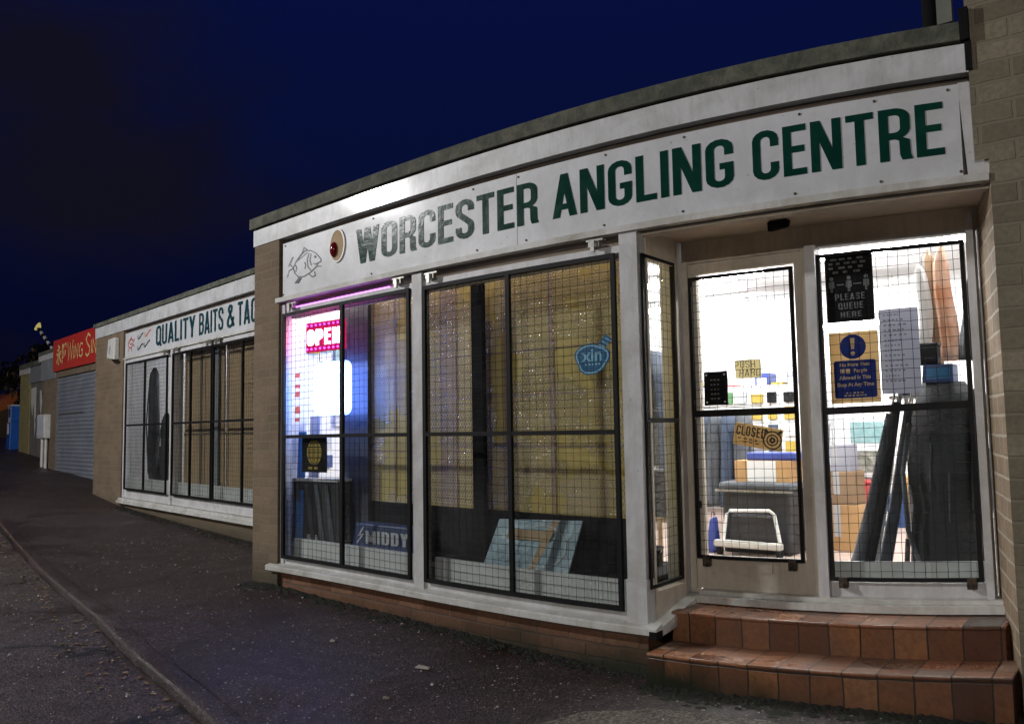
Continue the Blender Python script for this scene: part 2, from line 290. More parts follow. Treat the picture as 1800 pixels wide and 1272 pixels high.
class MB:
    def __init__(self, cam=False):
        self.v = []; self.f = []; self.uv = []; self.cam = cam
    def face(self, pts, uv=None):
        i = len(self.v); self.v += [tuple(p) for p in pts]; self.f.append(tuple(range(i, i+len(pts))))
        if uv is None:
            n = Vector((0, 0, 0))
            for k in range(len(pts)):
                a = Vector(pts[k]); b = Vector(pts[(k+1) % len(pts)])
                n += a.cross(b)
            ax = max(range(3), key=lambda k: abs(n[k]))
            uv = [((p[1], p[2]) if ax == 0 else (p[0], p[2]) if ax == 1 else (p[0], p[1])) for p in pts]
        self.uv.append(uv)
    def box(self, x0, x1, y0, y1, z0, z1, nx=None):
        if nx is None: nx = max(1, int(math.ceil(abs(x1-x0)/0.3))) if self.cam else 1
        xs = [x0+(x1-x0)*k/nx for k in range(nx+1)]
        for a, b in zip(xs, xs[1:]):
            self.face([(a, y0, z0), (b, y0, z0), (b, y0, z1), (a, y0, z1)])
            self.face([(b, y1, z0), (a, y1, z0), (a, y1, z1), (b, y1, z1)])
            self.face([(a, y0, z1), (b, y0, z1), (b, y1, z1), (a, y1, z1)])
            self.face([(a, y1, z0), (b, y1, z0), (b, y0, z0), (a, y0, z0)])
        self.face([(x0, y1, z0), (x0, y0, z0), (x0, y0, z1), (x0, y1, z1)])
        self.face([(x1, y0, z0), (x1, y1, z0), (x1, y1, z1), (x1, y0, z1)])
    def hexa(self, p):
        """p: 8 points, bottom ring then top ring"""
        for q in ((0, 1, 5, 4), (1, 2, 6, 5), (2, 3, 7, 6), (3, 0, 4, 7), (4, 5, 6, 7), (3, 2, 1, 0)):
            self.face([p[k] for k in q])
    def poly_y(self, pts, y0, y1):
        """outline in x,z pushed from y0 (front) to y1"""
        self.face([(x, y0, z) for x, z in pts]); self.face([(x, y1, z) for x, z in reversed(pts)])
        for (a, b), (c, d) in zip(pts, pts[1:]+pts[:1]): self.face([(a, y0, b), (a, y1, b), (c, y1, d), (c, y0, d)])
    def disc(self, cx, cz, rx, rz, y0, y1, n=28):
        self.poly_y([(cx+rx*math.cos(2*PI*k/n), cz+rz*math.sin(2*PI*k/n)) for k in range(n)], y0, y1)
    def tube(self, path, r, seg=8, caps=True):
        P = [Vector(p) for p in path]; rings = []
        rr = r if isinstance(r, (list, tuple)) else [r]*len(P)
        for i, p in enumerate(P):
            d = (P[min(i+1, len(P)-1)] - P[max(i-1, 0)]).normalized()
            up = Vector((0, 0, 1)) if abs(d.z) < 0.95 else Vector((1, 0, 0))
            a = d.cross(up).normalized(); b = a.cross(d)
            rings.append([p + (a*math.cos(2*PI*k/seg) + b*math.sin(2*PI*k/seg))*rr[i] for k in range(seg)])
        for A, B in zip(rings, rings[1:]):
            for k in range(seg): self.face([A[k], A[(k+1) % seg], B[(k+1) % seg], B[k]])
        if caps: self.face(rings[0]); self.face(rings[-1][::-1])
    def lathe(self, cx, cy, prof, seg=20):
        for (r0, z0), (r1, z1) in zip(prof, prof[1:]):
            for k in range(seg):
                a, b = 2*PI*k/seg, 2*PI*(k+1)/seg
                self.face([(cx+r0*math.cos(a), cy+r0*math.sin(a), z0), (cx+r0*math.cos(b), cy+r0*math.sin(b), z0), (cx+r1*math.cos(b), cy+r1*math.sin(b), z1), (cx+r1*math.cos(a), cy+r1*math.sin(a), z1)])
    def stroke(self, pts, t, y, closed=False, hor=False):
        """flat brush stroke in the x,z plane at depth y"""
        P = [Vector((p[0], p[1])) for p in pts]; n = len(P); L = []; R = []
        for i in range(n):
            if closed: a, b = P[i-1], P[(i+1) % n]
            else: a, b = P[max(i-1, 0)], P[min(i+1, n-1)]
            d1 = (P[i]-a); d2 = (b-P[i])
            if d1.length < 1e-9: d1 = d2
            if d2.length < 1e-9: d2 = d1
            d1.normalize(); d2.normalize()
            m = d1+d2
            if m.length < 1e-6: m = d1
            m.normalize(); nn = Vector((-m.y, m.x)); c = max(0.45, abs(Vector((-d1.y, d1.x)).dot(nn)))
            if hor: nn = Vector((1, 0)) if True else nn; c = 1
            L.append(P[i]+nn*(t/2/c)); R.append(P[i]-nn*(t/2/c))
        for i in range(n if closed else n-1):
            j = (i+1) % n
            q = [R[i], R[j], L[j], L[i]]
            ar = sum(q[k].x*q[(k+1) % 4].y-q[(k+1) % 4].x*q[k].y for k in range(4))
            if ar < 0: q = q[::-1]
            self.face([(p.x, y, p.y) for p in q])
    def build(self, name, mat, parent=None, smooth=False, bevel=0.0):
        me = bpy.data.meshes.new(name)
        vs = [(x, y, image_bow(x, z)) for x, y, z in self.v] if self.cam else self.v
        me.from_pydata(vs, [], self.f)
        ul = me.uv_layers.new(name='UVMap'); k = 0
        for u in self.uv:
            for p in u: ul.data[k].uv = p; k += 1
        me.materials.append(mat)
        o = bpy.data.objects.new(name, me); C.objects.link(o)
        if smooth or bevel:
            import bmesh
            bm = bmesh.new(); bm.from_mesh(me); bmesh.ops.remove_doubles(bm, verts=bm.verts, dist=1e-5); bm.to_mesh(me); bm.free()
        if smooth:
            for p in me.polygons: p.use_smooth = True
        if bevel:
            b = o.modifiers.new('bevel', 'BEVEL'); b.width = bevel; b.segments = 2; b.limit_method = 'ANGLE'; b.angle_limit = 0.7
        if parent is not None: o.parent = parent
        return o
def tag(o, label, cat, group=None):
    o['label'] = label; o['category'] = cat
    if group: o['group'] = group
    return o
def thing(name, label, cat, loc=(0, 0, 0), rz=0.0, group=None):
    o = bpy.data.objects.new(name, None); C.objects.link(o); o.empty_display_size = 0.1
    o.location = loc; o.rotation_euler = (0, 0, rz)
    return tag(o, label, cat, group)
def struct(o, kind='structure'): o['kind'] = kind; return o
def bx(name, mat, parent, *a, cam=False, bevel=0.0):
    b = MB(cam); b.box(*a); return b.build(name, mat, parent, bevel=bevel)

# ------------------------------------------------------------------ lettering
def arc(cx, cy, rx, ry, a0, a1, n=7):
    return [(cx+rx*math.cos(math.radians(a0+(a1-a0)*k/n)), cy+ry*math.sin(math.radians(a0+(a1-a0)*k/n))) for k in range(n+1)]
def glyph(ch, t):
    """(width, strokes) for a condensed bold capital one unit high; a stroke is (points, closed, horizontal cut)"""
    h = t/2
    w = {'I': t, 'W': 0.62, 'M': 0.56, 'E': 0.35, 'L': 0.34, 'T': 0.38, 'F': 0.35, ' ': 0.16, '&': 0.45, 'N': 0.44, 'A': 0.45, 'Y': 0.42, 'V': 0.44, 'Q': 0.42}.get(ch, 0.41)
    l, r, b, T = h, w-h, h, 1-h; R = (r-l)/2; Y = R*1.0
    o = []
    V = lambda x, y0=0, y1=1: o.append(([(x, y0), (x, y1)], False, False))
    Hh = lambda y, x0, x1: o.append(([(x0, y), (x1, y)], False, False))
    SL = lambda x0, y0, x1, y1: o.append(([(x0, y0), (x1, y1)], False, True))
    if ch in 'OQ':
        o.append((arc(l+R, T-Y, R, Y, 180, 0)+arc(l+R, b+Y, R, Y, 0, -180), True, False))
        if ch == 'Q': o.append(([(w*0.55, 0.2), (w+0.02, -0.03)], False, False))
    elif ch in 'CG':
        p = [(r, 0.66)]+arc(l+R, T-Y, R, Y, 0, 180)+arc(l+R, b+Y, R, Y, 180, 360)
        if ch == 'C': p += [(r, 0.34)]
        else: p += [(r, 0.5), ]; Hh(0.5-h, w*0.5, w)
        o.append((p, False, False))
    elif ch == 'S':
        p = [(r, 0.7)]+arc(l+R, T-Y, R, Y, 0, 180)+arc(l+R*1.1, 0.72, R*1.1, 0.16, 180, 235, 4)+arc(r-R*1.1, 0.3, R*1.1, 0.16, 55, 0, 4)+arc(l+R, b+Y, R, Y, 0, -180)+[(l, 0.3)]
        o.append((p, False, False))
    elif ch == 'U': o.append(([(l, 1)]+arc(l+R, b+Y, R, Y, 180, 360)+[(r, 1)], False, False))
    elif ch in 'RPBD':
        V(l); m = {'R': 0.47, 'P': 0.43, 'B': 0.52, 'D': b}[ch]; rr = min(R, 0.14) if ch != 'D' else R*0.9
        o.append(([(l, T)]+arc(r-rr, T-rr, rr, rr, 90, 0)+arc(r-rr, m+rr, rr, rr, 0, -90)+[(l, m)], False, False))
        if ch == 'R': o.append(([(r-rr*1.2, m), (r-0.015, m-0.1), (r-0.01, 0.1), (r+0.015, 0)], False, True))
        if ch == 'B': o.append(([(l, m)]+arc(r-rr+0.01, m-rr, rr, rr, 90, 0)+arc(r-rr+0.01, b+rr, rr, rr, 0, -90)+[(l, b)], False, False))
    elif ch == 'E': V(l); Hh(T, l, w); Hh(0.52, l, w*0.92); Hh(b, l, w)
    elif ch == 'F': V(l); Hh(T, l, w); Hh(0.52, l, w*0.92)
    elif ch == 'L': V(l); Hh(b, l, w)
    elif ch == 'T': Hh(T, 0, w); V(w/2, 0, T)
    elif ch == 'I': V(l)
    elif ch == 'H': V(l); V(r); Hh(0.52, l, r)
    elif ch == 'N': V(l); V(r); SL(l*1.15, 1, r-l*0.15, 0)
    elif ch == 'M': V(l); V(r); SL(l, 1, w/2, 0.15); SL(r, 1, w/2, 0.15)
    elif ch == 'A': SL(l, 0, w/2, 1); SL(r, 0, w/2, 1); Hh(0.24, w*0.25, w*0.75)
    elif ch == 'V': SL(l, 1, w/2, 0); SL(r, 1, w/2, 0)
    elif ch == 'W': SL(l, 1, w*0.3, 0); SL(w*0.5, 1, w*0.3, 0); SL(w*0.5, 1, w*0.7, 0); SL(r, 1, w*0.7, 0)
    elif ch == 'Y': SL(l, 1, w/2, 0.42); SL(r, 1, w/2, 0.42); V(w/2, 0, 0.46)
    elif ch == 'K': V(l); SL(r, 1, l*1.4, 0.42); SL(r, 0, w*0.45, 0.6)
    elif ch == 'X': SL(l, 1, r, 0); SL(l, 0, r, 1)
    elif ch == '&':
        o.append(([(w, 0.05), (0.14, 0.72)]+arc(0.21, 0.8, 0.1, 0.14, 190, 20)+[(0.28, 0.7), (0.1, 0.42)]+arc(0.2, 0.24, 0.15, 0.18, 150, 330)+[(w-0.03, 0.45)], False, False))
    return w, o
def letters(b, text, x0, x1, z0, z1, y, t=0.13, gap=0.065, slope=0.0, jit=0.0):
    gl = [glyph(c, t) for c in text]
    tot = sum(g[0] for g in gl)+gap*(len(gl)-1); sx = (x1-x0)/tot; sz = z1-z0; x = 0; k = 0
    for w, st in gl:
        dz = random.uniform(-jit, jit); sk = random.uniform(-jit, jit)
        for pts, closed, hor in st:
            q = []
            for i, (px, pz) in enumerate(pts):                 # long straight runs follow the board's image-fitted bow
                q.append((x0+(x+px+sk*pz)*sx, z0+(pz+dz)*sz+slope*(x+px)*sx))
            # stroke thickness in metres: scale by the mean of both axes
            if hor: b.stroke(q, t*sx*1.08, y-0.00015*(k % 7), closed, True)
            else:
                P2 = [((p[0]-x0)/sx, p[1]/sz) for p in q]
                bb = MB(); bb.stroke(P2, t, 0, closed)
                for f in bb.f: b.face([(x0+bb.v[i][0]*sx, y-0.00015*(k % 7), bb.v[i][2]*sz) for i in f])
            k += 1
        x += w+gap
def text_mesh(name, body, size, x, y, z, mat, parent, align='CENTER', bold=0.0, sx=1.0, line=1.0, cam=False, rot=0.0):
    cu = bpy.data.curves.new(name, 'FONT'); cu.body = body; cu.size = size; cu.align_x = align; cu.align_y = 'CENTER'; cu.offset = bold; cu.space_line = line
    cu.resolution_u = 3
    ob = bpy.data.objects.new(name, cu); C.objects.link(ob)
    bpy.context.view_layer.update()
    me = bpy.data.meshes.new_from_object(ob.evaluated_get(bpy.context.evaluated_depsgraph_get()))
    bpy.data.objects.remove(ob)
    ca, sa = math.cos(rot), math.sin(rot)
    for v in me.vertices:
        a, b2 = v.co.x*sx, v.co.y
        X, Z = x+a*ca-b2*sa, z+a*sa+b2*ca
        v.co = (X, y, image_bow(X, Z) if cam else Z)
    me.name = name; me.materials.clear(); me.materials.append(mat)
    o = bpy.data.objects.new(name, me); C.objects.link(o); o.parent = parent
    return o
def dashes(b, x0, x1, z, h, y, n, fill=0.8):
    """a line of print too small to read"""
    x = x0; w = (x1-x0)/n
    for k in range(n):
        ww = w*random.uniform(0.5, 0.95)*fill
        b.face([(x, y, z), (x+ww, y, z), (x+ww, y, z+h), (x, y, z+h)]); x += w

# ------------------------------------------------------------------ ground
FK = [(-90, 1.66), (-50, 1.56), (-30, 1.40), (-24, 1.29), (-21.8, 1.21), (-17.3, 0.9), (-14.67, 0.8), (-11.8, 0.55), (-9.5, 0.47), (-7.54, 0.42), (-6.4, 0.42), (-5.6, 0.43), (-4.8, 0.375), (-3.1, 0.28), (-2.2, 0.235), (-1.2, 0.3), (-0.5, 0.36), (2, 0.42), (14, 0.7)]
def lerp(K, x):
    if x <= K[0][0]: return K[0][1]
    for (a, b), (c, d) in zip(K, K[1:]):
        if x <= c:
            return b+(d-b)*(x-a)/(c-a)
    return K[-1][1]
def fz(x): return sum(lerp(FK, x+d*0.35) for d in (-1, -0.5, 0, 0.5, 1))/5
YB = [(-90, 19), (-23, 5.3), (-5.8, 1.0), (-5.4, 0), (14, 0)]
def ground_z(x, y): return fz(x)+0.02*(y-lerp(YB, x))
KP = [(-60, 13.0), (-30, 5.9), (-20, 3.0), (-11.45, 0.485), (-8.43, -0.40), (-6.25, -1.02), (-4.98, -1.39), (-4.24, -1.55), (-3.64, -1.68), (-2.4, -2.0), (0, -2.6), (14, -6.0)]
def kerb_y(x): return sum(lerp(KP, x+d) for d in (-0.4, -0.2, 0, 0.2, 0.4))/5
xs = []; x = -70.0
while x < 12.0:
    xs.append(x); x += 1.5 if x < -30 else (0.5 if x < -14 else (0.22 if x < 1 else 0.6))
def sheet(name, mat, rows, kind='structure'):
    b = MB(); R = rows
    for i in range(len(xs)-1):
        for j in range(len(R)-1):
            p = []
            for (X, q) in ((xs[i], R[j]), (xs[i+1], R[j]), (xs[i+1], R[j+1]), (xs[i], R[j+1])):
                y, z = q(X); p.append((X, y, z))
            b.face(p)
    return struct(b.build(name, mat, None, smooth=True), kind)
def prow(u):
    def f(X):
        yk = kerb_y(X); ye = lerp(YB, X)+3.5; y = yk+0.115+(ye-yk-0.115)*u
        return y, ground_z(X, y)
    return f
sheet('pavement', M['pavement'], [prow(u/14) for u in range(15)])
kz = lambda X: ground_z(X, kerb_y(X))
def krow(dy, dz): return lambda X: (kerb_y(X)+dy, kz(X)+dz)
sheet('kerb', M['pavement'], [krow(-0.012, -0.3), krow(-0.008, -0.016), krow(-0.002, -0.004), krow(0.01, 0.001), krow(0.09, 0.001), krow(0.14, -0.004)])
def rrow(d): return lambda X: (kerb_y(X)-0.02-d, kz(X)-0.048-0.012*d+(0.02 if d > 0.5 else 0))
sheet('road', M['road'], [rrow(d) for d in (0, 0.15, 0.5, 1.2, 3, 8, 20, 45)])
b = MB()   # patch of exposed aggregate by the steps
ap = [(-2.35, -1.05), (-2.2, -0.62), (-1.9, -0.42), (-1.4, -0.38), (-1.1, -0.55), (-1.0, -1.3), (-1.4, -1.55), (-2.0, -1.5)]
b.face([(X, Y, ground_z(X, Y)+0.006) for X, Y in reversed(ap)]); struct(b.build('concrete_path', M['apron']))

# ------------------------------------------------------------------ main shop
shop = thing('shop_building', 'brick shop with deep white fascia, two caged display windows and a recessed glazed entrance', 'shop')  # building, ground and interior coordinates were unprojected from image pixels beforehand
b = MB(True); b.box(-5.612, -5.305, 0.0, 0.115, -0.1, 3.145); b.box(-5.611, -5.382, 0.1155, 1.25, -0.1, 3.145); b.build('pilaster', M['buff'], shop)
b = MB(True); b.box(-5.30, -2.205, 0.03, 0.12, -0.1, 0.452); b.box(-2.30, -2.205, 0.122, 0.5, -0.1, 0.452); b.build('plinth', M['red_brick'], shop)
b = MB(True); b.box(-5.645, -0.56, -0.03, 0.16, 3.30, 3.388); b.box(-5.6, -0.56, 0.162, 6.2, 3.30, 3.35); b.build('roof', M['roof'], shop)
bx('fascia', M['fascia'], shop, -5.625, -0.553, -0.005, 0.15, 3.15, 3.288, cam=True)
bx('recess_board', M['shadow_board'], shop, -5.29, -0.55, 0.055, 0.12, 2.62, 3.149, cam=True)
bx('trim_ledge', M['sill'], shop, -5.335, -0.50, -0.012, 0.05, 2.622, 2.658, cam=True)
b = MB(True); b.face([(-0.582, 0.02, 2.66), (-0.495, 0.02, 2.66), (-0.552, 0.02, 3.112), (-0.603, 0.02, 3.112)])
b.face([(-0.495, 0.02, 2.66), (-0.495, 0.054, 2.66), (-0.552, 0.054, 3.112), (-0.552, 0.02, 3.112)]); b.build('end_panel', M['frame_white'], shop)
bx('soffit', M['soffit'], shop, -2.31, -0.5, 0.122, 0.62, 2.64, 2.70, cam=True)
bx('soffit_edge', M['cream'], shop, -2.19, -0.5, 0.056, 0.12, 2.60, 2.619, cam=True)
b = MB(True); b.box(-2.19, -0.5, 0.54, 0.60, 2.52, 2.638); b.box(-2.19, -1.46, 0.535, 0.60, 2.505, 2.518); b.build('header_beam', M['cream'], shop)
b = MB(True); b.box(-5.30, -2.31, 0.121, 0.16, 2.50, 2.70); b.build('window_head', M['soffit'], shop)
b = MB(True); b.box(-2.306, -2.195, 0.006, 0.09, 0.515, 2.62); b.box(-2.312, -2.189, 0.0, 0.092, 0.514, 0.742); b.box(-2.306, -2.195, 0.475, 0.61, 0.60, 2.69)
b.build('corner_post', M['frame_white'], shop)
# two display windows
for (x0, x1, mull) in ((-5.30, -3.81, True), (-3.812, -2.308, False)):
    b = MB(True)
    if mull: b.box(x0, x0+0.042, 0.02, 0.09, 0.515, 2.60); b.box(-3.90, -3.812, 0.012, 0.09, 0.516, 2.615); xa, xb = x0+0.042, -3.90
    else: xa, xb = x0, x1
    b.box(xa, xb, 0.03, 0.09, 0.515, 0.56); b.box(xa, xb, 0.032, 0.088, 2.52, 2.56)
    w = b.build('window', M['frame_white'], shop)
    bx('pane', M['glass'], w, xa, xb, 0.055, 0.061, 0.56, 2.52, cam=True)
    bx('stallboard', M['ledge'], w, xa+0.02, xb-0.01, 0.10, 0.125, 0.54, 0.715, cam=True)
    bx('display_floor', M['matt_black'], w, xa, xb, 0.126, 0.9, 0.66, 0.70, cam=True)
b = MB(True); nx = 11
for k in range(nx):
    xa = -5.40+(5.40-2.12)*k/nx; xb = -5.40+(5.40-2.12)*(k+1)/nx
    P = lambda X: [(X, -0.04, 0.468), (X, -0.04, 0.50), (X, -0.033, 0.507), (X, 0.03, 0.522), (X, 0.03, 0.458)]
    A, B = P(xa), P(xb)
    for i in range(5): b.face([A[i], B[i], B[(i+1) % 5], A[(i+1) % 5]])
    if k == 0: b.face(A)
    if k == nx-1: b.face(B[::-1])
b.hexa([(-2.24, 0.031, 0.458), (-2.12, 0.031, 0.458), (-2.12, 0.51, 0.50), (-2.24, 0.51, 0.50), (-2.24, 0.031, 0.512), (-2.12, 0.031, 0.505), (-2.12, 0.51, 0.60), (-2.24, 0.51, 0.605)])
b.build('sill', M['sill'], shop)
# side window of the entrance
b = MB(True); b.box(-2.235, -2.185, 0.093, 0.11, 0.6, 2.60); b.box(-2.235, -2.185, 0.445, 0.474, 0.6, 2.60); b.box(-2.235, -2.185, 0.111, 0.444, 2.48, 2.66); b.box(-2.235, -2.187, 0.093, 0.474, 0.52, 0.665)
w = b.build('side_window', M['cream'], shop)
bx('pane', M['glass'], w, -2.215, -2.209, 0.111, 0.444, 0.665, 2.48, cam=True)
# door
b = MB(True); b.box(-2.152, -2.10, 0.54, 0.585, 0.625, 2.50); b.box(-1.525, -1.484, 0.54, 0.585, 0.625, 2.50); b.box(-2.10, -1.525, 0.54, 0.585, 2.44, 2.50); b.box(-2.10, -1.525, 0.54, 0.585, 0.625, 0.81)
d = b.build('door', M['cream'], shop)
bx('pane', M['glass'], d, -2.10, -1.525, 0.558, 0.564, 0.81, 2.44, cam=True)
bx('letter_plate', M['cream'], d, -1.96, -1.71, 0.533, 0.54, 0.73, 0.79, cam=True)
b = MB(True); b.box(-2.13, -2.112, 0.515, 0.54, 1.08, 1.12); b.build('door_bolt', M['black'], d)
b = MB(True); b.box(-2.19, -2.154, 0.532, 0.60, 0.60, 2.52); b.box(-1.482, -1.455, 0.534, 0.6, 0.60, 2.52); b.build('door_frame', M['cream'], shop)
bx('door_post', M['frame_white'], shop, -1.452, -1.40, 0.50, 0.60, 0.60, 2.519, cam=True)
b = MB(True); b.box(-1.398, -0.684, 0.535, 0.59, 0.625, 0.70); b.box(-1.398, -0.684, 0.536, 0.59, 2.505, 2.519); b.box(-0.682, -0.648, 0.51, 0.6, 0.60, 2.60); b.box(-0.647, -0.50, 0.60, 0.63, 0.5, 2.7)
w = b.build('window', M['frame_white'], shop)
bx('pane', M['glass'], w, -1.398, -0.684, 0.556, 0.562, 0.70, 2.505, cam=True)
bx('stallboard', M['ledge'], w, -1.398, -0.684, 0.60, 0.62, 0.66, 0.80, cam=True)
b = MB(True); b.box(-2.118, -0.60, 0.44, 0.60, 0.562, 0.60); b.box(-2.118, -0.60, 0.48, 0.60, 0.601, 0.624); b.build('threshold', M['sill'], shop)
# interior shell
b = MB(); b.box(-5.38, -5.33, 0.13, 5.3, 0.5, 3.0); b.box(-5.33, -0.45, 5.25, 5.3, 0.5, 3.0); b.box(-0.5, -0.45, 0.62, 5.25, 0.5, 3.0); b.build('interior_wall', M['room_white'], shop)
bx('interior_ceiling', M['room_white'], shop, -5.38, -0.45, 0.63, 5.3, 2.96, 3.01)
bx('interior_floor', M['lino'], shop, -5.33, -0.5, 0.61, 5.25, 0.56, 0.60)

# shop sign with the name in cut vinyl
sign = thing('shop_sign', 'long white sign board with big dark green capitals and a line drawn carp', 'sign', (0, 0, 0))
b = MB(True); b.box(-5.285, -3.02, 0.022, 0.05, 2.66, 3.108); b.box(-3.016, -0.60, 0.022, 0.05, 2.66, 3.108); b.build('board', M['sign_white'], sign)
b = MB(True)
for wd, xa, xb in (('WORCESTER', -4.452, -2.862), ('ANGLING', -2.752, -1.632), ('CENTRE', -1.532, -0.665)):
    letters(b, wd, xa, xb, 2.778, 3.034, 0.0195)
b.build('lettering', M['letter'], sign)
for X in (-5.26, -4.3, -3.35, -2.98, -2.4, -1.9, -1.3, -0.95, -0.63):
    for Z in (2.685, 3.085): b = MB(True); b.disc(X+random.uniform(-.03, .03), Z, 0.007, 0.007, 0.018, 0.022, 8); b.build('screw', M['rusty'], sign)
fx, fzz, fs = -5.035, 2.893, 1.0      # carp
def F(pts): return [(fx+p[0]*0.2, fzz+p[1]*0.135) for p in pts]
b = MB(True)
body = [(-0.62, -0.05), (-0.45, 0.28), (-0.15, 0.62), (0.1, 0.78), (0.42, 0.68), (0.72, 0.42), (0.98, 0.02), (1.0, -0.12), (0.85, -0.16), (0.7, -0.38), (0.4, -0.6), (0.05, -0.74), (-0.3, -0.7), (-0.52, -0.42), (-0.62, -0.05)]
b.stroke(F(body), 0.0065, 0.0185)
for p in ([(-0.62, -0.05), (-0.8, 0.2), (-0.62, 0.62), (-0.72, 0.5), (-0.9, 0.1)], [(-0.62, -0.1), (-0.85, -0.15), (-1.0, -0.55), (-0.9, -0.4)], [(-0.1, 0.68), (0.02, 0.98), (0.2, 0.78)], [(0.3, 0.58), (0.2, 0.2), (0.25, -0.25), (0.42, -0.5)],
          [(0.42, 0.5), (0.36, 0.1), (0.45, -0.2)], [(0.62, 0.25), (0.66, 0.3), (0.7, 0.22), (0.64, 0.2), (0.62, 0.25)], [(0.55, -0.12), (0.68, -0.2), (0.85, -0.16)], [(0.72, -0.34), (1.0, -0.4)], [(-0.25, -0.72), (-0.5, -1.0), (-0.3, -1.05), (-0.12, -0.78)],
          [(0.3, -0.66), (0.5, -0.9), (0.68, -0.86), (0.62, -0.6)], [(0.05, 0.1), (0.12, -0.1), (0.06, -0.3)], [(-0.5, 0.1), (-0.4, -0.15), (-0.48, -0.35)]):
    b.stroke(F(p), 0.006, 0.0182)
for k in range(6): b.stroke(F([(-0.38+k*0.1, 0.25+k*0.06), (-0.3+k*0.1, 0.42+k*0.045)]), 0.005, 0.0179)
b.face([(p[0], 0.0176, p[1]) for p in F([(-0.28, -0.72), (-0.14, -0.8), (-0.3, -1.04), (-0.5, -1.0)])])
b.build('fish_emblem', M['ink'], sign)
al = thing('alarm_lamp', 'red alarm lamp set in a round plywood hole in the sign board', 'alarm lamp')
b = MB(True); b.disc(-4.652, 2.962, 0.073, 0.118, 0.014, 0.0215); b.build('plywood_disc', M['hole_wood'], al)
b = MB(True); n = 26
ring = [(-4.652+0.079*math.cos(2*PI*k/n), 2.962+0.124*math.sin(2*PI*k/n)) for k in range(n)]
b.stroke(ring, 0.013, 0.0125, True); b.build('rim', M['plastic_white'], al)
b = MB(True)
for i in range(7):
    for k in range(20):
        a0, a1 = 2*PI*k/20, 2*PI*(k+1)/20; r0, r1 = math.cos(PI/2*i/7), math.cos(PI/2*(i+1)/7); y0, y1 = 0.013-0.03*math.sin(PI/2*i/7), 0.013-0.03*math.sin(PI/2*(i+1)/7)
        q = lambda r, a, y: (-4.682+0.034*r*math.cos(a), y, 2.935+0.06*r*math.sin(a))
        b.face([q(r0, a0, y0), q(r0, a1, y0), q(r1, a1, y1), q(r1, a0, y1)])
b.build('red_lens', M['lens_red'], al, smooth=True)

# ------------------------------------------------------------------ security grilles
def grille(label, x0, x1, z0, z1, y, bars_x, bar_z, cam=True, parent=None, hooks=(), group='security grilles over the windows and door', pitch=0.05, side=False, top=True, t=0.026, w=0.0022, bt=0.013, feet=()):
    g = thing('security_grille', label, 'security grille', group=group)
    if parent is not None: g.parent = parent
    def mk():
        return MB(cam)
    def bb(b, a0, a1, d0, d1, c0, c1):
        if side: b.box(x_side-d1, x_side-d0, a0, a1, c0, c1, 1)
        else: b.box(a0, a1, y-d1, y-d0, c0, c1)
    x_side = y
    b = mk(); bb(b, x0, x0+t, 0, 0.022, z0, z1); bb(b, x1-t, x1, 0, 0.022, z0, z1); bb(b, x0+t, x1-t, 0, 0.022, z0, z0+t)
    bb(b, x0+t, x1-t, 0, 0.022, z1-t, z1)
    b.build('grille_frame', M['black'], g)
    b = mk(); bb(b, x0+t, x1-t, 0.001, 0.0235, bar_z-bt, bar_z+bt); b.build('cross_bar', M['black'], g)
    for X in bars_x:
        b = mk(); bb(b, X-t*0.55, X+t*0.55, 0.002, 0.025, z0+t, z1-t); b.build('upright_bar', M['black'], g)
    b = mk(); n = max(2, int(round((x1-x0)/pitch)))
    for k in range(1, n):
        X = x0+(x1-x0)*k/n+random.uniform(-.002, .002)
        pth = [(X+random.gauss(0, .0022), 0.009, z0+t+(z1-z0-2*t)*i/6) for i in range(7)]
        b.tube([((x_side-d, a, c) if side else (a, y-d, c)) for a, d, c in pth], w*0.62, 4, False)
    n = max(2, int(round((z1-z0)/pitch)))
    for k in range(1, n):
        Z = z0+(z1-z0)*k/n+random.uniform(-.002, .002)
        pth = [(x0+t+(x1-x0-2*t)*i/8, 0.0125, Z+random.gauss(0, .0018)) for i in range(9)]
        b.tube([((x_side-d, a, c) if side else (a, y-d, c)) for a, d, c in pth], w*0.62, 4, False)
    b.build('wire_mesh', M['wire'], g)
    for X, Z in hooks:
        b = mk(); bb(b, X-0.035, X+0.035, 0.0, 0.03, Z, Z+0.03); bb(b, X-0.012, X+0.012, 0.03, 0.045, Z-0.03, Z+0.035); bb(b, X-0.055, X+0.055, -0.01, 0.02, Z+0.035, Z+0.045); b.build('bracket', M['zinc'], g)
    for X, Z in feet:
        b = mk(); bb(b, X-0.02, X+0.02, -0.005, 0.03, Z-0.035, Z+0.02); bb(b, X-0.009, X+0.009, 0.03, 0.05, Z-0.03, Z-0.01); b.build('padlock', M['rusty'], g)
    return g
grille('black mesh security grille over the narrow window with the lit red sign', -5.262, -3.917, 0.566, 2.522, 0.02, [-4.588], 1.526, hooks=[(-5.16, 2.555), (-4.02, 2.565)])
grille('wide black mesh grille over the window with the round blue sticker', -3.797, -2.335, 0.568, 2.515, 0.02, [-3.085], 1.527, hooks=[(-3.72, 2.555), (-2.46, 2.565)])
grille('narrow black mesh grille on the side pane beside the corner post', 0.04, 0.43, 0.69, 2.50, -2.182, [], 1.585, side=True, t=0.018)
grille('black mesh grille on the glazed shop door', -2.138, -1.526, 0.798, 2.417, 0.53, [], 1.62, feet=[(-2.08, 0.79), (-1.59, 0.79)], t=0.018, bt=0.019)
grille('black mesh grille over the tall window right of the door', -1.396, -0.69, 0.71, 2.462, 0.53, [], 1.607, feet=[(-1.33, 0.71), (-0.74, 0.71)], t=0.02, bt=0.019)

